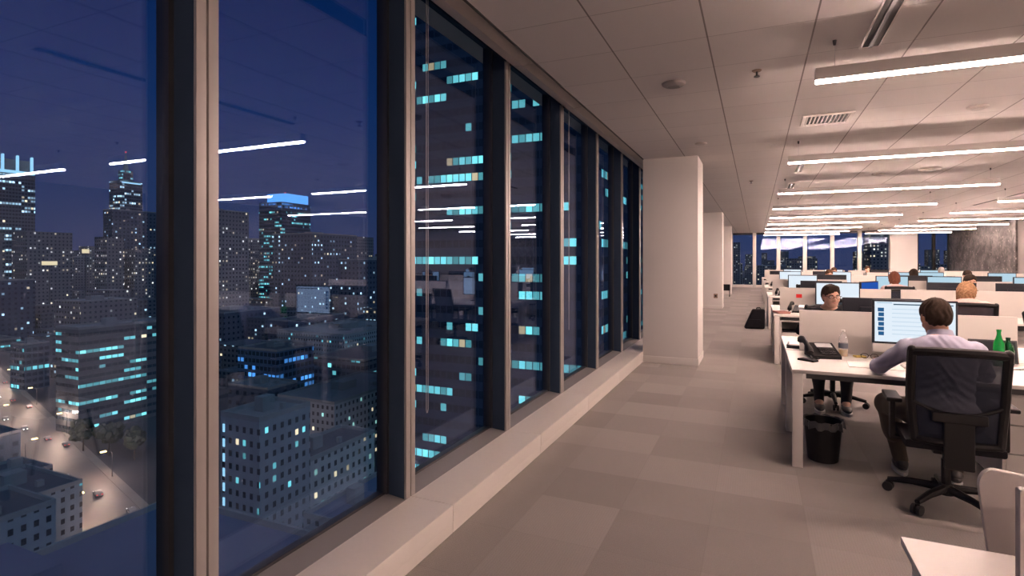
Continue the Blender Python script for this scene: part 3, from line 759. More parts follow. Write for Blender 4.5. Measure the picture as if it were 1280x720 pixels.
# cream shell chair and white panel screen at the viewer's desk
t = thing('shell_chair', 'cream shell chair with rounded back at the near desk corner', 'chair', (.95, 2.40, 0), 0)
def shell(b):
    n, m = 24, 26
    def P(i, j, o):
        s = -1 + 2 * i / n; k = 1 - (1 - j / m) ** 1.8
        hw = (.235 + .07 * k) 
        z = .40 + .485 * k
        hw -= .05 * (1 - math.sqrt(max(0, 1 - (max(0, k - .86) / .14) ** 2)))
        x = s * hw
        y = -.19 + .07 * s * s - .05 * k
        return (x, y + o, z)
    F = [[b.verts.new(P(i, j, 0)) for i in range(n + 1)] for j in range(m + 1)]; G = [[b.verts.new(P(i, j, -.022)) for i in range(n + 1)] for j in range(m + 1)]
    for j in range(m):
        for i in range(n):
            b.faces.new((F[j][i], F[j][i + 1], F[j + 1][i + 1], F[j + 1][i])); b.faces.new((G[j][i], G[j + 1][i], G[j + 1][i + 1], G[j][i + 1]))
    for j in range(m):
        b.faces.new((F[j][0], F[j + 1][0], G[j + 1][0], G[j][0])); b.faces.new((F[j][n], G[j][n], G[j + 1][n], F[j + 1][n]))
    for i in range(n):
        b.faces.new((F[m][i], F[m][i + 1], G[m][i + 1], G[m][i])); b.faces.new((F[0][i], G[0][i], G[0][i + 1], F[0][i + 1]))
obj('backrest', B(shell), 'chairshell', t)
obj('seat', B(lambda b: bx(b, -.23, .23, -.20, .24, .40, .44, .018, 3)), 'chairshell', t)
for s in (-1, 1):
    obj('leg', B(lambda b: tube(b, [(s * .17, .16, .40), (s * .22, .22, .012)], .012, 10)), 'black', t)
    obj('leg', B(lambda b: tube(b, [(s * .17, -.14, .40), (s * .22, -.22, .012)], .012, 10)), 'black', t)
t = thing('desk_organiser', 'cream upright desk organiser with rounded corner in front of the shell chair', 'organiser', (.545, 1.60, DT))
obj('panel', B(lambda b: bx(b, 0, .34, .0, .03, 0, .30, .012, 4)), 'chairshell', t)
obj('foot', B(lambda b: bx(b, .10, .30, .031, .10, 0, .012, .004)), 'chairshell', t)

# ------------------------------------------------------------------ people: one smooth body surface each
class Field:
    def __init__(s, lo, hi, cell):
        s.c = cell; s.lo = np.array(lo, float)
        n = np.ceil((np.array(hi) - s.lo) / cell).astype(int) + 1
        s.n = n; s.F = np.full(n, .25, np.float32)
    def sub(s, lo, hi, pad):
        a = np.clip(np.floor((np.array(lo) - pad - s.lo) / s.c).astype(int), 0, s.n - 1)
        b = np.clip(np.ceil((np.array(hi) + pad - s.lo) / s.c).astype(int) + 1, 1, s.n)
        ax = [s.lo[i] + s.c * np.arange(a[i], b[i]) for i in range(3)]
        X, Y, Z = np.meshgrid(*ax, indexing='ij')
        return tuple(slice(a[i], b[i]) for i in range(3)), X.astype(np.float32), Y.astype(np.float32), Z.astype(np.float32)
    def join(s, sl, d, k, minus=False):
        a = s.F[sl]
        if minus: a = -a
        h = np.maximum(k - np.abs(a - d), 0) / max(k, 1e-6)
        r = np.minimum(a, d) - h * h * k * .25
        s.F[sl] = -r if minus else r
    def cap(s, a, b, ra, rb, k=.02, minus=False):
        a = np.array(a, float); b = np.array(b, float); r = max(ra, rb)
        sl, X, Y, Z = s.sub(np.minimum(a, b) - r, np.maximum(a, b) + r, k + 3 * s.c)
        if X.size == 0: return
        d = b - a; L = max(float(d @ d), 1e-9)
        t = np.clip(((X - a[0]) * d[0] + (Y - a[1]) * d[1] + (Z - a[2]) * d[2]) / L, 0, 1)
        q = np.sqrt((X - a[0] - t * d[0]) ** 2 + (Y - a[1] - t * d[1]) ** 2 + (Z - a[2] - t * d[2]) ** 2) - (ra + (rb - ra) * t)
        s.join(sl, q, k, minus)
    def ell(s, c, r, k=.03, rot=None, minus=False):
        c = np.array(c, float); m = max(r)
        sl, X, Y, Z = s.sub(c - m, c + m, k + 3 * s.c)
        if X.size == 0: return
        p = [X - c[0], Y - c[1], Z - c[2]]
        if rot is not None:
            Rm = np.array(rot); p = [Rm[0][i] * p[0] + Rm[1][i] * p[1] + Rm[2][i] * p[2] for i in range(3)]
        k0 = np.sqrt((p[0] / r[0]) ** 2 + (p[1] / r[1]) ** 2 + (p[2] / r[2]) ** 2)
        k1 = np.sqrt((p[0] / r[0] ** 2) ** 2 + (p[1] / r[1] ** 2) ** 2 + (p[2] / r[2] ** 2) ** 2)
        s.join(sl, k0 * (k0 - 1) / np.maximum(k1, 1e-6), k, minus)
    def cut(s, fn):
        """keep only where fn(x,y,z) <= 0"""
        sl, X, Y, Z = s.sub(s.lo, s.lo + s.c * s.n, 0)
        s.F[sl] = np.maximum(s.F[sl], fn(X, Y, Z).astype(np.float32))
    def warp(s, fn):
        sl, X, Y, Z = s.sub(s.lo, s.lo + s.c * s.n, 0); s.F[sl] = s.F[sl] + fn(X, Y, Z).astype(np.float32)
    def mesh(s, name):
        F = s.F; F[0] = F[-1] = .2; F[:, 0] = F[:, -1] = .2; F[:, :, 0] = F[:, :, -1] = .2
        S = F < 0
        n = F.shape; m = tuple(x - 1 for x in n)
        cnt = np.zeros(m, np.int8)
        corners = [(i, j, k) for i in (0, 1) for j in (0, 1) for k in (0, 1)]
        for i, j, k in corners: cnt += S[i:i + m[0], j:j + m[1], k:k + m[2]]
        act = np.argwhere((cnt > 0) & (cnt < 8))
        idx = -np.ones(m, np.int32); idx[tuple(act.T)] = np.arange(len(act))
        P = np.zeros((len(act), 3)); C = np.zeros(len(act))
        for a in corners:
            for ax in range(3):
                if a[ax]: continue
                b = list(a); b[ax] = 1
                fa = F[tuple((act + a).T)]; fb = F[tuple((act + b).T)]
                x = (fa < 0) != (fb < 0)
                t = np.where(x, fa / np.where(x, fa - fb, 1), 0)
                p = np.tile(np.array(a, float), (len(act), 1)); p[:, ax] += t
                P += np.where(x[:, None], p, 0); C += x
        V = (act + P / C[:, None]) * s.c + s.lo
        quads = []
        for ax in range(3):
            u, v = [(1, 2), (2, 0), (0, 1)][ax]
            sa = [slice(None)] * 3; sb = [slice(None)] * 3; sa[ax] = slice(0, -1); sb[ax] = slice(1, None)
            A, Bq = S[tuple(sa)], S[tuple(sb)]
            for flip, msk in ((False, A & ~Bq), (True, ~A & Bq)):
                e = np.argwhere(msk)
                e = e[(e[:, u] > 0) & (e[:, v] > 0)]
                o = np.zeros(3, int)
                def g(du, dv):
                    q = e.copy(); q[:, u] -= du; q[:, v] -= dv; return idx[tuple(q.T)]
                q4 = np.stack([g(1, 1), g(0, 1), g(0, 0), g(1, 0)], 1)
                if flip: q4 = q4[:, ::-1]
                quads.append(q4)
        Q = np.concatenate(quads); Q = Q[(Q >= 0).all(1)]
        me = bpy.data.meshes.new(name)
        me.from_pydata(V.tolist(), [], Q.tolist()); me.polygons.foreach_set('use_smooth', [True] * len(Q)); me.update()
        # relax the net a little
        bm = bmesh.new(); bm.from_mesh(me)
        bmesh.ops.smooth_vert(bm, verts=bm.verts, factor=.5, use_axis_x=True, use_axis_y=True, use_axis_z=True)
        bm.to_mesh(me); bm.free()
        return me

def rotm(yaw=0, pitch=0, roll=0):
    return Matrix.Rotation(yaw, 3, 'Z') @ Matrix.Rotation(-pitch, 3, 'X') @ Matrix.Rotation(roll, 3, 'Y')

def person(name, label, loc, rz, pose, cols, hair='short', cell=.009, jacket=False, collar=True, glasses=False):
    """local frame: faces +y, hips over the origin"""
    V = lambda *a: np.array(a, float)
    lean = pose.get('lean', .06); hz = .565
    hip = V(0, 0, hz); waist = V(0, .02 + lean * .3, .72); chest = V(0, lean * .68, .885); neck = V(0, lean * 1.02, 1.045 - lean * .10)
    H = V(*pose.get('head', (0, lean + .05, 1.20 - lean * .2)))
    Rh = rotm(*pose.get('hrot', (0, .1, 0))); Rn = np.array(Rh)
    hp = lambda x, y, z: H + Rn @ V(x, y, z)
    sh = {s: V(s * .178, lean * .86 + .01, .975 - lean * .1) for s in (-1, 1)}
    el = {s: V(*pose['elbow'][0 if s < 0 else 1]) for s in (-1, 1)}
    wr = {s: V(*pose['wrist'][0 if s < 0 else 1]) for s in (-1, 1)}
    kn = {s: V(*pose.get('knee', ((-.13, .42, .52), (.13, .42, .52)))[0 if s < 0 else 1]) for s in (-1, 1)}
    an = {s: V(*pose.get('ankle', ((-.12, .40, .10), (.12, .40, .10)))[0 if s < 0 else 1]) for s in (-1, 1)}
    lo, hi = (-.52, -.30, -.01), (.52, 1.02, 1.42)
    def torso(f, g=0.):
        f.ell(hip + V(0, -.005, 0), (.165 + g, .118 + g, .11 + g), .05)
        f.ell(waist, (.140 + g, .100 + g, .16 + g), .08)
        f.ell(chest, (.158 + g, .112 + g, .165 + g), .08)
        for s in (-1, 1):
            f.cap(chest + V(s * .06, .0, .09), sh[s] + V(-s * .012, 0, -.002), .066 + g, .050 + g, .05)
            f.ell(chest + V(s * .085, -.045, .015), (.07 + g, .05 + g, .10 + g), .04)
        f.cap(chest + V(0, 0, .10), neck, .07 + g, .052 + g, .06)
    def arms(f, g=0., hand=True, cut=0.):
        for s in (-1, 1):
            w_ = wr[s] + (el[s] - wr[s]) * cut
            f.cap(sh[s], el[s], .050 + g, .040 + g, .035); f.cap(el[s], w_, .041 + g, (.027 if not g else .030) + g, .02)
    def legs(f, g=0., foot=True):
        for s in (-1, 1):
            f.cap(hip + V(s * .085, .01, -.01), kn[s], .088 + g, .058 + g, .04)
            f.cap(kn[s], an[s] + V(0, 0, .0), .056 + g, .036 + g, .03)
            f.ell(kn[s] * .65 + an[s] * .35 + V(0, -.018, 0), (.048 + g, .05 + g, .11 + g), .03)
    # body
    f = Field(lo, hi, cell)
    torso(f); arms(f); legs(f)
    f.cap(neck - V(0, 0, .02), hp(0, -.022, -.05), .055, .052, .03)
    f.ell(hp(0, -.012, .032), (.075, .095, .086), .03, Rn)
    f.ell(hp(0, .028, -.028), (.060, .066, .082), .03, Rn)
    f.ell(hp(0, .050, -.083), (.040, .038, .030), .03, Rn)
    f.ell(hp(0, .078, .020), (.050, .016, .012), .015, Rn)
    for s in (-1, 1):
        f.ell(hp(s * .031, .0985, .002), (.016, .011, .009), .010, Rn, minus=True)
        f.ell(hp(s * .037, .068, -.032), (.022, .022, .018), .02, Rn)
        f.ell(hp(s * .077, -.005, -.012), (.010, .021, .031), .010, Rn)
    f.cap(hp(0, .090, .006), hp(0, .112, -.030), .009, .013, .012)
    for s in (-1, 1): f.cap(hp(s * .008, .104, -.034), hp(s * .013, .098, -.036), .009, .007, .008)
    f.cap(hp(-.018, .093, -.0585), hp(.018, .093, -.0585), .004, .004, .006, minus=True)
    f.ell(hp(0, .086, -.068), (.024, .012, .007), .008, Rn); f.ell(hp(0, .089, -.051), (.025, .010, .006), .008, Rn)
    # hands: palm, four unequal bent fingers, thumb from the side of the palm
    for s in (-1, 1):
        d = wr[s] - el[s]; d[2] = min(d[2], .02); d /= np.linalg.norm(d)
        fw = V(*pose.get('handdir', ((0, 0, 0), (0, 0, 0)))[0 if s < 0 else 1]); 
        if np.linalg.norm(fw) > 0: d = fw / np.linalg.norm(fw)
        d[2] *= .3; d /= np.linalg.norm(d)
        side = np.cross(d, V(0, 0, 1)); side /= np.linalg.norm(side)      # to the right of the hand
        up = np.cross(side, d)
        pc = wr[s] + d * .055
        f.cap(wr[s], wr[s] + d * .03, .026, .024, .02)
        f.ell(pc, (.040, .046, .015), .018, np.stack([side, d, up], 1))
        for q, (o, L) in enumerate(((-.030, .072), (-.010, .082), (.010, .076), (.029, .058))):
            o2 = o * (-s) * -1; o2 = o if s > 0 else -o
            a = pc + side * o2 + d * .030; b_ = a + d * L * .5 + side * o2 * .15 + up * .010; c_ = b_ + d * L * .42 - up * .018
            f.cap(a, b_, .0095, .0088, .006); f.cap(b_, c_, .0086, .0075, .004)
        a = pc - side * s * .030 - d * .022; b_ = a - side * s * .026 + d * .030 - up * .002; c_ = b_ + d * .030 - side * s * .002 - up * .006
        f.cap(a, b_, .013, .011, .010); f.cap(b_, c_, .0105, .0085, .004)
    for s in (-1, 1): f.cap(an[s], an[s] + V(0, .12, -.055), .036, .028, .03)
    root = thing(name, label, 'person', loc, rz)
    link_mesh('body', f.mesh('body'), cols['skin'], root)
    # eyes, lips
    for s in (-1, 1):
        ey = obj('eye', B(lambda b: ball(b, tuple(hp(s * .031, .0790, .002)), .0108, 14)), 'eyewhite', root)
        obj('iris', B(lambda b: ball(b, tuple(hp(s * .031, .0878, .002)), .0046, 12)), 'iris', ey)
        obj('eyebrow', B(lambda b: tube(b, [tuple(hp(s * .013, .0955, .019)), tuple(hp(s * .032, .0945, .025)), tuple(hp(s * .050, .081, .019))], [.004, .0045, .002], 6)), cols['hair'], root)
    obj('lips', B(lambda b: tube(b, [tuple(hp(-.023, .0885, -.0585)), tuple(hp(-.008, .1000, -.0570)), tuple(hp(0, .0995, -.0585)), tuple(hp(.008, .1000, -.0570)), tuple(hp(.023, .0885, -.0585))], [.002, .0048, .0048, .0048, .002], 8)), 'lips', root)
    # hair
    g = Field(H - .33, H + .22, max(cell * .8, .006))
    g.ell(hp(0, -.016, .040), (.085, .104, .091), .02, Rn)
    if hair == 'short': g.ell(hp(0, -.05, -.01), (.074, .060, .075), .03, Rn)
    if hair in ('long', 'bob'):
        L = .11 if hair == 'bob' else .19
        g.ell(hp(0, -.055, -.02), (.088, .070, .10), .04, Rn)
        g.cap(hp(0, -.065, -.03), hp(0, -.075, -L), .070, .045, .04)
        for s in (-1, 1): g.cap(hp(s * .072, .0, .03), hp(s * .07, -.03, -L + .02), .030, .028, .03)
    if hair == 'bun':
        g.ell(hp(0, -.05, -.01), (.078, .062, .078), .03, Rn); g.ell(hp(0.0, -.10, .075), (.042, .04, .04), .02, Rn)
    if hair == 'quiff': g.cap(hp(-.035, .045, .092), hp(.035, .045, .095), .022, .024, .03); g.ell(hp(0, -.05, -.01), (.074, .060, .075), .03, Rn)
    def facecut(X, Y, Z):
        px, py, pz = X - H[0], Y - H[1], Z - H[2]
        lx = Rn[0][0] * px + Rn[1][0] * py + Rn[2][0] * pz; ly = Rn[0][1] * px + Rn[1][1] * py + Rn[2][1] * pz; lz = Rn[0][2] * px + Rn[1][2] * py + Rn[2][2] * pz
        c = (ly * .8 - lz * .6) - (.034 + .010 * np.sin(lx * 60))
        if hair in ('short', 'quiff', 'bun'):
            c = np.maximum(c, -(lz + .080 + .25 * np.minimum(ly + .05, 0)))
            c = np.maximum(c, np.minimum(.035 - np.hypot(ly + .002, lz + .014), .01) * (np.abs(lx) > .05) - .5 * (np.abs(lx) <= .05))
        return c
    g.cut(facecut)
    g.warp(lambda X, Y, Z: (.0045 if hair in ('bob', 'long') else .0028) * np.sin(np.arctan2(X - H[0], Y - H[1]) * 17 + 30 * (Z - H[2]) + 2 * np.sin(Z * 60)))
    link_mesh('hair', g.mesh('hair'), cols['hair'], root)
    # shirt
    f = Field(lo, hi, cell)
    torso(f, .013); arms(f, .012, cut=.12)
    f.cut(lambda X, Y, Z: Z - neck[2] - .008 + .35 * (Y - neck[1]))
    f.cut(lambda X, Y, Z: .50 - Z)
    f.warp(lambda X, Y, Z: .0028 * np.sin(Z * 70 + 9 * np.sin(X * 14) + 20 * Y) * np.sin(X * 33 + Z * 21) + .002 * np.sin((Z + .6 * np.abs(X)) * 120) * (Z < .85))
    st = link_mesh('jacket' if jacket else 'shirt', f.mesh('shirt'), cols['shirt'], root)
    if collar:
        def coll(b):
            n = 28; rr = []
            for r, z, in ((.066, -.015), (.067, .016), (.062, .052), (.067, .054), (.077, .014), (.084, -.015)):
                rr.append([b.verts.new((neck[0] + r * math.sin(2 * PI * k / n), neck[1] - .004 + r * .98 * math.cos(2 * PI * k / n) + (z) * .25, neck[2] + z - .022 * math.cos(2 * PI * k / n))) for k in range(n)])
            for p, q in zip(rr, rr[1:] + rr[:1]):
                for k in range(n): b.faces.new((p[k], p[(k + 1) % n], q[(k + 1) % n], q[k]))
        obj('collar', B(coll), cols['shirt'], st)
    # trousers and shoes
    f = Field(lo, hi, cell)
    f.ell(hip + V(0, -.005, -.005), (.172, .125, .112), .05); legs(f, .010)
    f.cut(lambda X, Y, Z: Z - .645); f.cut(lambda X, Y, Z: .085 - Z)
    f.warp(lambda X, Y, Z: .003 * np.sin(Y * 60 + 14 * Z) * np.sin(X * 40))
    link_mesh('trousers', f.mesh('trousers'), cols['trousers'], root)
    for s in (-1, 1):
        a = an[s]
        def shoe(b):
            ball(b, (a[0], a[1] + .055, .052), (.046, .135, .036), 18); ball(b, (a[0], a[1] - .01, .075), (.042, .06, .048), 16)
        so = obj('shoe', B(shoe), 'shoe', root)
        obj('sole', B(lambda b: prism(b, [(a[0] + .047 * math.sin(q) * (1 + .12 * math.cos(q)), a[1] + .052 + .138 * math.cos(q)) for q in [2 * PI * k / 24 for k in range(24)]], 2, .003, .028)), 'sole', so)
    if glasses:
        gl = []
        def fr(b):
            for s in (-1, 1):
                tube(b, [tuple(hp(s * .033 + .024 * math.cos(q), .103 - .010 * abs(math.cos(q)) * (1 if s * math.cos(q) > 0 else -.2), .0 + .017 * math.sin(q))) for q in [2 * PI * k / 18 for k in range(19)]], .0022, 6)
                tube(b, [tuple(hp(s * .057, .096, .006)), tuple(hp(s * .077, .07, .008)), tuple(hp(s * .082, -.005, .004))], .0022, 6)
            tube(b, [tuple(hp(-.009, .106, .004)), tuple(hp(0, .109, .007)), tuple(hp(.009, .106, .004))], .0022, 6)
        obj('eyeglasses', B(fr), 'black', root)
    return root

def clone_person(src, loc, rz, label, cols):
    rc = {'body': cols['skin'], 'hair': cols['hair'], 'eyebrow': cols['hair'], 'shirt': cols['shirt'], 'jacket': cols['shirt'], 'collar': cols['shirt'], 'trousers': cols['trousers']}
    return dup(src, loc, rz, label, None, rc)

TYPE = dict(lean=.10, head=(0, .17, 1.19), hrot=(0, .15, 0), elbow=((-.27, .17, .790), (.27, .17, .790)), wrist=((-.17, .42, .798), (.17, .42, .798)))
man = person('person', 'man in a lavender shirt seen from behind, leaning over the front desk', (1.10, 4.26, 0), math.radians(-2),
             dict(lean=.17, head=(-.015, .225, 1.165), hrot=(math.radians(8), .42, 0), elbow=((-.31, .375, .793), (.27, .33, .793)), wrist=((-.27, .62, .782), (.17, .60, .782)),
                  handdir=((.12, 1, 0), (-.1, 1, 0)), knee=((-.27, .36, .535), (.16, .42, .53)), ankle=((-.15, .54, .09), (.14, .44, .09))),
             dict(skin='skinB', hair='hairdark', shirt='shirt', trousers='trouser'), 'short', cell=.006)
facing = person('person', 'dark haired man with glasses facing the viewer over the front divider', (.715, 6.86, 0), PI,
                dict(TYPE, lean=.10, head=(-.01, .20, 1.165), hrot=(math.radians(14), .04, 0)),
                dict(skin='skinA', hair='hairdark', shirt='shirtdark', trousers='trouserdark'), 'quiff', cell=.0085, collar=False, glasses=True)
blonde = person('person', 'person with blond bobbed hair and a pale pink top, seen from behind', (2.42, 8.55, 0), math.radians(-10),
                dict(TYPE, lean=.12, head=(0, .19, 1.145), hrot=(math.radians(-20), .2, 0)),
                dict(skin='skinA', hair='hairblond', shirt='shirtpink', trousers='trouserdark'), 'bob', cell=.009, collar=False)
far1 = person('person', 'brown haired person facing the viewer in the third row', (1.66, ROWY[2] + 2.32, 0), PI, dict(TYPE),
              dict(skin='skinA', hair='hairbrown', shirt='shirtcream', trousers='trouserdark'), 'short', cell=.011)
far2 = person('person', 'person with long auburn hair seen from behind in the third row', (2.56, ROWY[2] - .38, 0), 0, dict(TYPE),
              dict(skin='skinA', hair='hairred', shirt='shirtpink', trousers='trouserdark'), 'long', cell=.011, collar=False)
PEOPLE = [(.715, 6.86, PI), (2.43, 8.55, -.17), (1.66, ROWY[2] + 2.32, PI), (2.56, ROWY[2] - .38, 0)]
for src, x, y, a, lb, cs in (
    (far1, 3.20, ROWY[1] + 2.34, PI, 'dark haired person just beyond the blond head, facing the viewer', dict(skin='skinB', hair='hairdark', shirt='shirtdark', trousers='trouserdark')),
    (far1, 4.42, ROWY[2] + 2.34, PI, 'dark haired person behind the blond head, in the third row near a lit screen', dict(skin='skinA', hair='hairdark', shirt='shirtgrey', trousers='trouserdark')),
    (far2, 3.85, ROWY[3] - .38, 0, 'person with long dark hair seen from behind in the fourth row', dict(skin='skinA', hair='hairdark', shirt='shirtgrey', trousers='trouserdark')),
    (far1, 3.88, ROWY[4] + 2.32, PI, 'small brown haired person far down the room in the fifth row by the window', dict(skin='skinA', hair='hairbrown', shirt='shirtgrey', trousers='trouserdark')),
    (far1, 5.56, ROWY[4] - .38, 0, 'grey haired person far away before the dark glass wall', dict(skin='skinB', hair='hairgrey', shirt='shirtwhite', trousers='trouserdark')),
    (far1, 2.27, ROWY[3] + 2.32, PI, 'person in a cream top between the screens of the fourth row', dict(skin='skinA', hair='hairbrown', shirt='shirtcream', trousers='trouserdark')),
):
    clone_person(src, (x, y, 0), a, lb, cs); PEOPLE.append((x, y, a))

# chairs under the seated people
NM = ['the man with glasses at the front desk', 'the blond person in the second row', 'the brown haired person in the third row', 'the auburn haired person in the third row',
      'the dark haired person beyond the blond one', 'the dark haired person in the third row', 'the long haired person in the fourth row', 'the brown haired person in the fifth row',
      'the grey haired person', 'the person in cream in the fourth row']
for (x, y, a), nm in zip(PEOPLE, NM):
    off = .03; chair(x + off * math.sin(a) + (.04 if nm.startswith('the man with glasses') else 0), y + off * math.cos(a) - (.02 if nm.startswith('the man with glasses') else 0), math.degrees(a), 'black mesh office chair carrying ' + nm)
# empty chairs
for r, c, side, yaw in ((0, 1, 1, 15), (1, 0, 0, 18), (1, 0, 1, -12), (1, 2, 0, 10), (2, 0, 0, -15), (2, 3, 0, 0), (3, 0, 0, 14), (3, 0, 1, 0), (3, 2, 1, 0), (4, 0, 0, 0), (4, 1, 0, 12), (1, 1, 1, 12)):
    x = X0 + c * W + .85; y = ROWY[r] - .22 if side == 0 else ROWY[r] + D + .22
    if (r, c, side) == (1, 1, 1): x -= .35
    chair(x, y, yaw + 180 * side, f'empty black office chair on {"near" if side == 0 else "far"} side of the {ROWN[r]}, {COLN[c]}')

# monitors
mon(0, 1.03, 1, 'dark monitor back facing the viewer across the front divider', dy=-.02)
mon(1, 1.15, 0, 'lit white monitor behind the man with glasses')
mon(1, .98, 1, 'dark monitor back at the far side of the second row beside the aisle')
mon(2, .98, 0, 'lit white monitor on the third row beside the aisle')
mon(1, 1.66, 1, 'monitor with a deep blue screen turned sideways beyond the second row divider', 'scr_blue', rz=238, dy=.04)
mon(1, 2.72, 1, 'dark monitor back beyond the blond person in the second row', dy=.0)
mon(1, 3.55, 1, 'dark monitor back at the right end of the second row')
mon(2, 2.70, 0, 'monitor before the auburn haired person in the third row', 'scr_cyan')
mon(2, 3.62, 0, 'wide lit monitor in the third row, third desk from the aisle', 'scr_cyan')
mon(2, 1.62, 1, 'dark monitor back before the brown haired person in the third row')
mon(2, 3.25, 1, 'dark monitor back in the third row, second desk from the aisle')
mon(2, 4.45, 1, 'dark monitor back before the dark haired person in the third row')
mon(2, 5.05, 0, 'pale lit monitor near the right end of the third row', 'scr_cyan')
mon(3, .95, 0, 'lit monitor on the fourth row beside the aisle')
mon(3, .70, 1, 'dark monitor back on the fourth row beside the aisle')
mon(3, 1.9, 1, 'dark monitor back before the person in cream in the fourth row')
mon(3, 2.25, 0, 'lit monitor on the fourth row, second from the aisle')
mon(3, 3.75, 0, 'lit monitor before the long haired person in the fourth row', 'scr_cyan')
mon(3, 4.45, 0, 'pale lit monitor on the fourth row, third from the aisle', 'scr_cyan')
mon(3, 6.0, 0, 'pale lit monitor on the fourth row, fourth from the aisle', 'scr_cyan')
mon(4, 1.25, 0, 'lit monitor on the fifth row beside the aisle')
mon(4, 2.6, 0, 'lit monitor on the fifth row, second from the aisle')
mon(4, 4.1, 1, 'dark monitor back on the fifth row, third from the aisle')
mon(4, 5.5, 0, 'lit monitor before the grey haired person', 'scr_cyan')
# phones on the other rows
phone_at(X0 + .36, ROWY[1] + .62, -14, 'black desk phone at the left end of the second row desk')
phone_at(X0 + .30, ROWY[2] + .60, -10, 'black desk phone at the left end of the third row desk')
phone_at(X0 + .30, ROWY[3] + .60, -10, 'black desk phone at the left end of the fourth row desk')
phone_at(X0 + W + .15, ROWY[1] + 1.5, 160, 'black desk phone in the second row between the first two desks')

# ------------------------------------------------------------------ the city outside
GZ = -70.0
F_ = {}
F_['ice'] = mat_facade('facade cool runs', (.055, .065, .085), ICE, .04, .30, 2.6, 3.6, st=1.84, run=7, warm=.08)
F_['teal'] = mat_facade('facade teal office', (.05, .06, .075), TEAL, .05, .34, 2.8, 3.4, st=1.75, run=8, warm=.06)
F_['tower'] = mat_facade('facade dark tower', (.022, .034, .060), TEAL, .03, .30, 1.7, 3.9, st=1.56, run=5, warm=.06, win=(.06, .94, .3, .75))
F_['dots'] = mat_facade('facade warm dots', (.085, .078, .085), (1., .86, .70), .16, .03, 3.4, 3.6, win=(.3, .7, .3, .72), st=1.66, warm=.35)
F_['dark'] = mat_facade('facade dark dots', (.030, .040, .060), ICE, .12, .02, 4.2, 4.2, win=(.3, .7, .3, .7), st=1.66, warm=.18)
F_['resi'] = mat_facade('facade residential', (.20, .19, .19), MINT, .13, .0, 2.1, 2.6, win=(.3, .72, .28, .76), st=1.48, warm=.30, glassc=(.012, .014, .02))
F_['resi2'] = mat_facade('facade grey flats', (.13, .14, .155), TEAL, .09, .0, 1.9, 2.5, win=(.28, .7, .28, .74), st=1.48, warm=.25, glassc=(.012, .014, .02))
F_['blue'] = mat_facade('facade blue lit', (.03, .055, .10), BLUE, .08, .30, 2.4, 3.2, st=1.48, run=5, warm=.0)
F_['slab'] = mat_facade('facade office slab', (.060, .062, .066), (.22, .76, .78), .05, .46, 2.45, 3.5, win=(.05, .95, .33, .70), st=1.56, run=4, warm=.03, glassc=(.02, .03, .04))
M['roof'] = pm('tar roof', (.040, .040, .048), .9, var=.25, scale=.2)
M['rooflight'] = pm('grey roof', (.10, .098, .10), .9, var=.2, scale=.2)
M['roofblue'] = pm('blue grey roof', (.045, .060, .10), .8, var=.2, scale=.15)
M['concrete'] = pm('city concrete', (.12, .115, .115), .9, var=.15, scale=.3)
M['crown'] = emat('crown lamp strip', (.40, .72, .95), 1.1)
M['crownblue'] = emat('crown blue lamp', (.12, .40, 1.), 1.2)
M['redlamp'] = emat('aviation lamp', (1., .06, .08), 1.6)
M['ground'] = pm('city ground', (.020, .021, .026), .95, var=.4, scale=.02)
M['asphalt'] = pm('wet asphalt', (.10, .085, .078), .55, var=.2, scale=.2)
M['pavement'] = pm('pavement', (.13, .115, .10), .85, var=.2, scale=.3)
M['headlamp'] = emat('headlamp', (1., .86, .70), 7.)
M['taillamp'] = emat('tail lamp', (1., .10, .06), 3.)
M['streetglow'] = emat('street lamp head', (1., .62, .22), 8.)
M['carpaint'] = pm('car paint grey', (.18, .17, .17), .3, metal=.3)
M['carglass'] = pm('car glass', (.01, .01, .012), .1)
M['signblue'] = emat('blue sign', (.10, .42, 1.), 1.0)
M['signwarm'] = emat('warm sign', (1., .74, .42), 1.0)

struct('ground', B(lambda b: bx(b, -2500, 2500, -900, 4000, GZ - 2, GZ)), 'ground', 'dark city ground far below the windows', 'ground')

RECTS = []
def free(x0, x1, y0, y1, m=1.):
    for r in RECTS:
        if x0 < r[1] + m and x1 > r[0] - m and y0 < r[3] + m and y1 > r[2] - m: return False
    RECTS.append((x0, x1, y0, y1)); return True
def bld(label, x1, y0, wx, wy, zt, fac, roof='roof', extras=None, zb=GZ):
    """block whose near corner (towards us) is x1,y0; grows to -x and +y"""
    t = thing('city_building', label, 'building', (x1, y0, zb))
    h = zt - zb; RECTS.append((x1 - wx, x1, y0, y0 + wy))
    o = obj('facade', B(lambda b: bx(b, -wx, 0, 0, wy, 0, h)), F_[fac], t)
    obj('roof', B(lambda b: bx(b, -wx + .5, -.5, .5, wy - .5, h + .01, h + .25)), roof, t)
    def para(b):
        for q in ((-wx, 0, 0, .4), (-wx, 0, wy - .4, wy), (-wx, -wx + .4, .4, wy - .4), (-.4, 0, .4, wy - .4)): bx(b, q[0], q[1], q[2], q[3], h, h + 1.0)
    obj('parapet', B(para), 'concrete', t)
    k = max(2., min(wx, wy) * .22)
    obj('plant_room', B(lambda b: bx(b, -wx * .62, -wx * .62 + k, wy * .35, wy * .35 + k * 1.3, h + .26, h + 3.2), lambda b: bx(b, -wx * .3, -wx * .3 + k * .4, wy * .6, wy * .6 + k * .4, h + .26, h + 1.6)), 'concrete', t)
    if extras: extras(t, wx, wy, h)
    return t
def xface(label, u0, u1, v, d, fac, wx=None, zt=None, **kw):
    """block whose face looking +x spans pixels u0..u1; d = distance of its left end"""
    p = at(u0, v, d); x = p.x; y0 = p.y; y1 = x / ratio(u1)
    return bld(label, x, y0, wx or max(14, (y1 - y0) * .8), y1 - y0, p.z if zt is None else zt, fac, **kw)
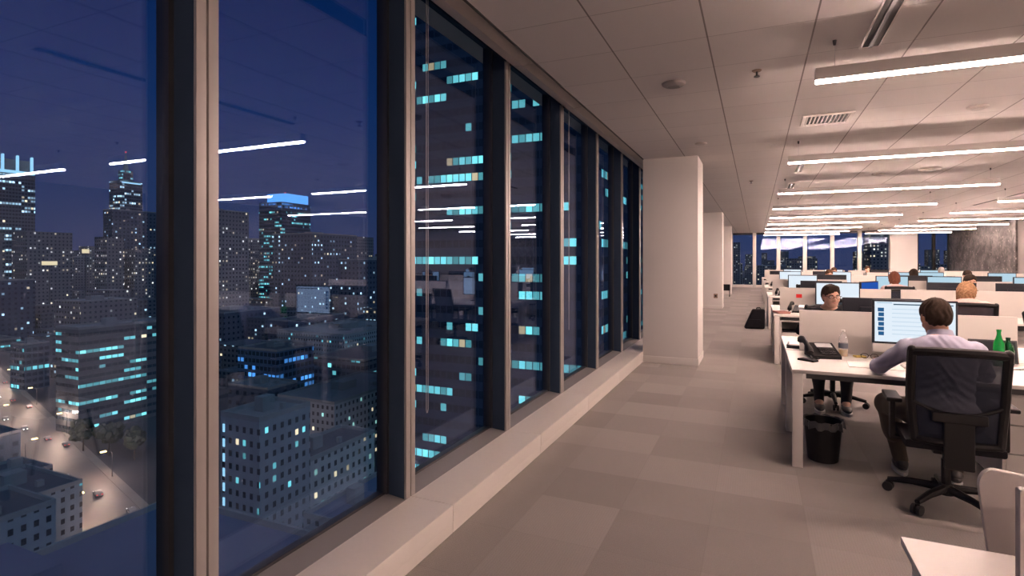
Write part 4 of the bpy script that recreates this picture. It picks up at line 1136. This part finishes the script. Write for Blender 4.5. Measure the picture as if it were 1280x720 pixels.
def yface(label, u0, u1, v, d, fac, wy=None, zt=None, **kw):
    p = at(u1, v, d); y = p.y; x0 = ratio(u0) * y
    return bld(label, p.x, y, p.x - x0, wy or (p.x - x0) * .8, p.z if zt is None else zt, fac, **kw)

def crown(t, wx, wy, h):
    obj('crown_strip', B(lambda b: bx(b, -.2, .6, 1, wy - 1, h - 1.5, h + 1.5)), 'crown', t)
    n = 5
    def fins(b):
        for k in range(n):
            y = 2 + (wy - 5) * k / (n - 1); bx(b, -3, .4, y, y + 1.3, h + 1.6, h + 17)
    obj('crown_fin', B(fins), 'crown', t)
    obj('crown_block', B(lambda b: bx(b, -wx + 3, -4, 3, wy - 3, h + 1.1, h + 13)), 'concrete', t)
def spire(t, wx, wy, h):
    obj('crown_block', B(lambda b: bx(b, -wx * .7, -wx * .25, wy * .25, wy * .7, h + 1.1, h + 14)), F_['tower'], t)
    s = obj('spire', B(lambda b: cyl(b, (-wx * .48, wy * .48, h + 14), (-wx * .48, wy * .48, h + 36), 3.0, .4, 10)), 'concrete', t)
    obj('warning_lamp', B(lambda b: ball(b, (-wx * .48, wy * .48, h + 36.5), 1.0, 8)), 'redlamp', s)
    obj('crown_strip', B(lambda b: bx(b, -.2, .5, 2, wy - 2, h - 2, h - .4)), 'crown', t)
def bluecrown(t, wx, wy, h):
    obj('crown_strip', B(lambda b: bx(b, -wx, .5, 0, wy, h + 1.1, h + 9)), F_['blue'], t)
    obj('crown_light', B(lambda b: bx(b, -wx * .8, .8, wy * .12, wy * .9, h + 9.05, h + 19)), 'crownblue', t)
    s = obj('mast', B(lambda b: cyl(b, (-wx * .5, wy * .5, h + 12), (-wx * .5, wy * .5, h + 22), .8, .2, 8)), 'concrete', t)
    obj('warning_lamp', B(lambda b: ball(b, (-wx * .5, wy * .5, h + 22), 1.0, 8)), 'redlamp', s)
xface('tall tower with white lit crown fins at the far left', -40, 44, 208, 520, 'ice', extras=crown)
xface('stepped tower with a pointed spire left of the first mullion', 150, 178, 226, 640, 'ice', extras=spire)
xface('dark shoulder block beside the spire tower', 140, 199, 262, 600, 'dark', wx=16)
xface('tower with a glowing blue crown in the second pane', 352, 388, 262, 620, 'tower', extras=bluecrown)
xface('broad apartment tower full of warm lights at the left of the second pane', 262, 311, 262, 470, 'dots')
xface('dark office block to the right of the blue crowned tower', 390, 446, 292, 520, 'dark')
xface('low dark tower at the right edge of the second pane', 447, 520, 325, 450, 'dark', wx=20)
xface('grey apartment tower between the warm tower and the blue crown', 312, 350, 300, 700, 'dots')
xface('pale distant block right of the crowned tower', 92, 140, 322, 720, 'dots')
xface('distant block below the red lamps', 50, 92, 338, 650, 'dots')
xface('dark mid block with blue sign left of the lit office slab', -30, 44, 352, 430, 'dark')
xface('mid rise block with a pale roof above the office slab', 100, 172, 378, 380, 'dots', roof='rooflight')
xface('wide mid rise block behind the reflected desks', 280, 350, 392, 420, 'dark')
xface('square grey block under the reflected monitor', 360, 430, 402, 400, 'dark', wx=20)
xface('dark block low at the right of the second pane', 430, 512, 420, 300, 'resi2', roof='rooflight')
# lit office slab
bld('long office slab with rows of teal lit floors above the street', -252, 132, 16, 40, -27, 'slab', roof='rooflight')
xface('small lit office block beyond the street at the far left', -60, 26, 432, 390, 'slab')
xface('narrow lit block between the street and the office slab', 30, 62, 432, 300, 'teal', zt=None)
# low rises towards us
xface('grey flat roofed apartment house at the lower left', 2, 103, 637, 116, 'resi2', wx=24)
xface('dark roofed house below the grey apartment house', -120, 70, 696, 84, 'resi2', wx=16)
xface('small dark house against the street at the left edge', -60, 26, 560, 180, 'dark', wx=30)
xface('second small dark house beside the street', 14, 66, 600, 150, 'resi2', wx=16)
t = bld('wide flat dark blue roof close below the first pane', -24, -14, 52, 66, -33, 'dark', roof='roofblue')
obj('roof_block', B(lambda b: bx(b, -50, -40, 36, 46, 37.3, 41.0)), 'roofblue', t)
# second pane near blocks
def strip(t, wx, wy, h):
    def st(b):
        for k in range(14): bx(b, -wx + .7, -wx + 1.25, -.12, -.01, h - 3 - k * 2.9, h - 1.4 - k * 2.9)
    obj('stairwell_light', B(st), 'crown', t)
bld('grey apartment block with a vertical row of stairwell lights', *at(324, 540, 104).xy, 10.5, 13, at(324, 528, 104).z, 'resi2', extras=strip, roof='rooflight')
bld('pale apartment block in the middle of the second pane', *at(372, 590, 118).xy, 11, 26, at(372, 585, 118).z, 'resi')
bld('low wing in front of the pale apartment block', *at(430, 640, 92).xy, 9, 20, at(430, 660, 92).z, 'resi2', roof='roofblue')
bld('pale stone block with many windows at right of the second pane', *at(418, 520, 185).xy, 26, 46, at(418, 506, 185).z, 'resi', roof='rooflight')
bld('blue lit office block in the second pane', *at(346, 470, 240).xy, 24, 22, at(346, 440, 240).z, 'blue')
bld('dark flat roofed block beyond the grey apartments', *at(335, 500, 212).xy, 22, 15, at(335, 488, 212).z, 'dark', roof='rooflight')
bld('teal lit block far at the right of the second pane', *at(455, 470, 250).xy, 30, 60, at(455, 452, 250).z, 'teal')
# towers seen through the narrow panes
yface('tall dark office tower with scattered lit floors filling the third pane', 512, 742, 40, 116, 'tower', zt=92, wy=42)
yface('low lit block at the foot of the tall dark tower', 560, 700, 520, 82, 'teal', zt=-32, wy=12)
yface('slim tower standing past the tall dark tower', 744, 792, 100, 190, 'tower', zt=60, wy=30)

a0 = Vector((-640, 240, GZ)); a1 = Vector((-118, 79, GZ)); dv = (a1 - a0).normalized(); nv = Vector((-dv.y, dv.x, 0)); LS = (a1 - a0).length
def nostreet(p):
    q = Vector((p.x - a0.x, p.y - a0.y, 0)); return abs(q.dot(nv)) > 32
# distant sprinkle of the city, nobody could count it
def skyline(b):
    rr = random.Random(3)
    for k in range(700):
        u = rr.uniform(-250, 1250); d = rr.uniform(480, 1700)
        p = at(u, VY, d)
        h = (rr.random() ** 2.2) * 85 + 18
        wx, wy = rr.uniform(14, 42), rr.uniform(14, 42)
        if free(p.x - wx / 2, p.x + wx / 2, p.y - wy / 2, p.y + wy / 2): bx(b, p.x - wx / 2, p.x + wx / 2, p.y - wy / 2, p.y + wy / 2, GZ, GZ + h)
tag(obj('distant_city', B(skyline), F_['dots']), 'haze of far city blocks with countless small lit windows', 'city', kind='stuff')
F_['low'] = mat_facade('facade low city', (.045, .05, .06), ICE, .10, .05, 3.6, 3.3, win=(.25, .75, .3, .75), st=1.56, warm=.25)
def lowrise(b):
    rr = random.Random(11)
    for k in range(300):
        u = rr.uniform(-60, 560); d = rr.uniform(300, 640)
        p = at(u, VY, d)
        h = rr.uniform(8, 26 if d < 420 else 40); wx, wy = rr.uniform(10, 26), rr.uniform(10, 30)
        if nostreet(p) and free(p.x - wx / 2, p.x + wx / 2, p.y - wy / 2, p.y + wy / 2): bx(b, p.x - wx / 2, p.x + wx / 2, p.y - wy / 2, p.y + wy / 2, GZ, GZ + h)
tag(obj('low_city_blocks', B(lowrise), F_['low']), 'dense low city blocks between the towers, lights scattered all over', 'city', kind='stuff')
# roof signs
for (u, v, d, wd, hh, m, lb) in ((69, 318, 560, 20, 4, 'signblue', 'blue lit roof sign right of the crowned tower'), (62, 329, 500, 11, 3.5, 'signwarm', 'warm white roof sign below the blue one'), (107, 314, 560, 6, 4, 'signwarm', 'small yellow roof sign left of the spire tower')):
    p = at(u, v, d); t = thing('roof_sign', lb, 'sign', p, math.radians(62))
    obj('sign_face', B(lambda b: bx(b, -wd / 2, wd / 2, -.6, .0, -hh / 2, hh / 2)), m, t)
    obj('post', B(lambda b: bx(b, -.5, .5, .1, 1.0, GZ - p.z, hh / 2)), 'darkmetal', t)
# street running across, with pavements, lamps, trees and cars
a0 = Vector((-640, 240, GZ)); a1 = Vector((-118, 79, GZ)); dv = (a1 - a0).normalized(); nv = Vector((-dv.y, dv.x, 0)); LS = (a1 - a0).length
ang = math.atan2(dv.y, dv.x)
def inst(o): o.location = a0; o.rotation_euler = (0, 0, ang); return o
inst(struct('road', B(lambda b: bx(b, 0, LS, -7.5, 7.5, .01, .05)), 'asphalt', 'warm lit street between the blocks at lower left', 'road'))
inst(struct('pavement', B(lambda b: bx(b, 0, LS, 7.5, 10, .01, .18), lambda b: bx(b, 0, LS, -10, -7.5, .01, .18)), 'pavement', 'pavements along the warm lit street', 'pavement'))
def onst(s, o): return a0 + dv * s + nv * o
def street_lamp():
    t = thing('street_lamp', '', 'street lamp')
    obj('post', B(lambda b: tube(b, [(0, 0, 0), (0, 0, 8), (0, .6, 8.8), (0, 2.2, 9)], [.14, .10, .09, .08], 8)), 'darkmetal', t)
    obj('lamp_head', B(lambda b: bx(b, -.5, .5, 1.6, 3.2, 8.85, 9.1, .05)), 'streetglow', t)
    return t
sl = None
for k in range(12):
    s = LS - 14 - k * 34; side = 1 if k % 2 else -1
    p = onst(s, 8.6 * -side); a = ang + (0 if side > 0 else PI)
    lb = f'street lamp with warm head on the pavement, number {k+1} counted from the dark blue roof'
    if sl is None: sl = street_lamp(); sl.location = p; sl.rotation_euler = (0, 0, a); tag(sl, lb, 'street lamp', 'street lamps along the lit street')
    else: dup(sl, p, a, lb, 'street lamps along the lit street')
    li = bpy.data.lights.new('street_light', 'POINT'); li.energy = 11500; li.color = (1., .60, .42); li.shadow_soft_size = .5
    lo_ = bpy.data.objects.new('street_light', li); COL.objects.link(lo_); lo_.location = onst(s, 6.0 * -side) + Vector((0, 0, 8.3))
def car():
    t = thing('car', '', 'car')
    def body(b):
        prism(b, [(-2.2, .35), (2.2, .35), (2.25, .75), (1.2, .95), (.6, 1.42), (-1.0, 1.45), (-1.8, 1.0), (-2.2, .95)], 1, -.85, .85)
    obj('car_body', B(body), 'carpaint', t)
    obj('windscreen', B(lambda b: prism(b, [(1.12, .97), (.60, 1.36), (-1.0, 1.39), (-1.62, 1.02)], 1, -.87, .87)), 'carglass', t)
    for x in (-1.35, 1.35):
        for y in (-.8, .8): obj('wheel', B(lambda b: cyl(b, (x, y - .1, .32), (x, y + .1, .32), .32, seg=14)), 'rubber', t)
    for y in (-.6, .6):
        obj('headlight', B(lambda b: ball(b, (2.24, y, .65), (.12, .22, .16), 8)), 'headlamp', t)
        obj('tail_light', B(lambda b: bx(b, -2.26, -2.18, y - .2, y + .2, .68, .85)), 'taillamp', t)
    return t
c0 = None; rr = random.Random(5)
for k in range(16):
    s = LS - 20 - k * 21 - rr.uniform(0, 8); lane = (-5.2, -1.9, 1.9, 5.2)[(k * 3) % 4]
    a = ang if lane < 0 else ang + PI
    lb = f'grey car on the lit street, number {k+1} from the dark blue roof, ' + ('coming closer' if lane < 0 else 'driving away')
    p = onst(s, lane) + Vector((0, 0, .051))
    if c0 is None: c0 = car(); c0.location = p; c0.rotation_euler = (0, 0, a); tag(c0, lb, 'car', 'cars on the lit street')
    else: dup(c0, p, a, lb, 'cars on the lit street')
def tree(x, y, h, lb, seed):
    rr = random.Random(seed)
    t = thing('street_tree', lb, 'tree', (x, y, GZ), group='dark street trees')
    obj('trunk', B(lambda b: tube(b, [(0, 0, 0), (.1, 0, h * .3), (0, .1, h * .55)], [.3, .22, .12], 8)), 'bark', t)
    def crown_(b):
        for k in range(26):
            a, e_, q = rr.uniform(0, 2 * PI), rr.uniform(-.6, 1.2), rr.uniform(.2, 1)
            c = (math.cos(a) * h * .28 * q, math.sin(a) * h * .28 * q, h * .62 + e_ * h * .22)
            vs = ball(b, c, rr.uniform(.10, .16) * h, 8)
            for v in vs: v.co += Vector((rr.uniform(-1, 1), rr.uniform(-1, 1), rr.uniform(-1, 1))) * .03 * h
    obj('crown', B(crown_), 'tree', t)
for k, (u, v, d, h) in enumerate(((104, 560, 205, 12), (136, 566, 200, 13), (168, 566, 196, 12))):
    p = at(u, v, d); tree(p.x, p.y, h, f'dark leafy street tree number {k+1} near the lit street, counted from the left', k)

sun = bpy.data.lights.new('city_fill_sun', 'SUN'); sun.energy = 1.9; sun.color = (.45, .68, 1.); sun.angle = .6  # added bluish fill sun that brightens the city blocks, no visible source
so = bpy.data.objects.new('city_fill_sun', sun); COL.objects.link(so)
so.rotation_euler = Vector((-.62, .45, -.75)).to_track_quat('-Z', 'Y').to_euler()
# ------------------------------------------------------------------ render look
vs_ = sc.view_settings
sc.display_settings.display_device = 'sRGB'
vs_.view_transform = 'Standard'; vs_.look = 'None'; vs_.exposure = 0.3; vs_.gamma = 1.0; vs_.use_curve_mapping = False
cy = sc.cycles
cy.use_denoising = True; cy.max_bounces = 8; cy.diffuse_bounces = 5; cy.glossy_bounces = 5; cy.transmission_bounces = 6; cy.transparent_max_bounces = 24
cy.sample_clamp_indirect = 6; cy.caustics_reflective = False; cy.caustics_refractive = False; cy.use_light_tree = True
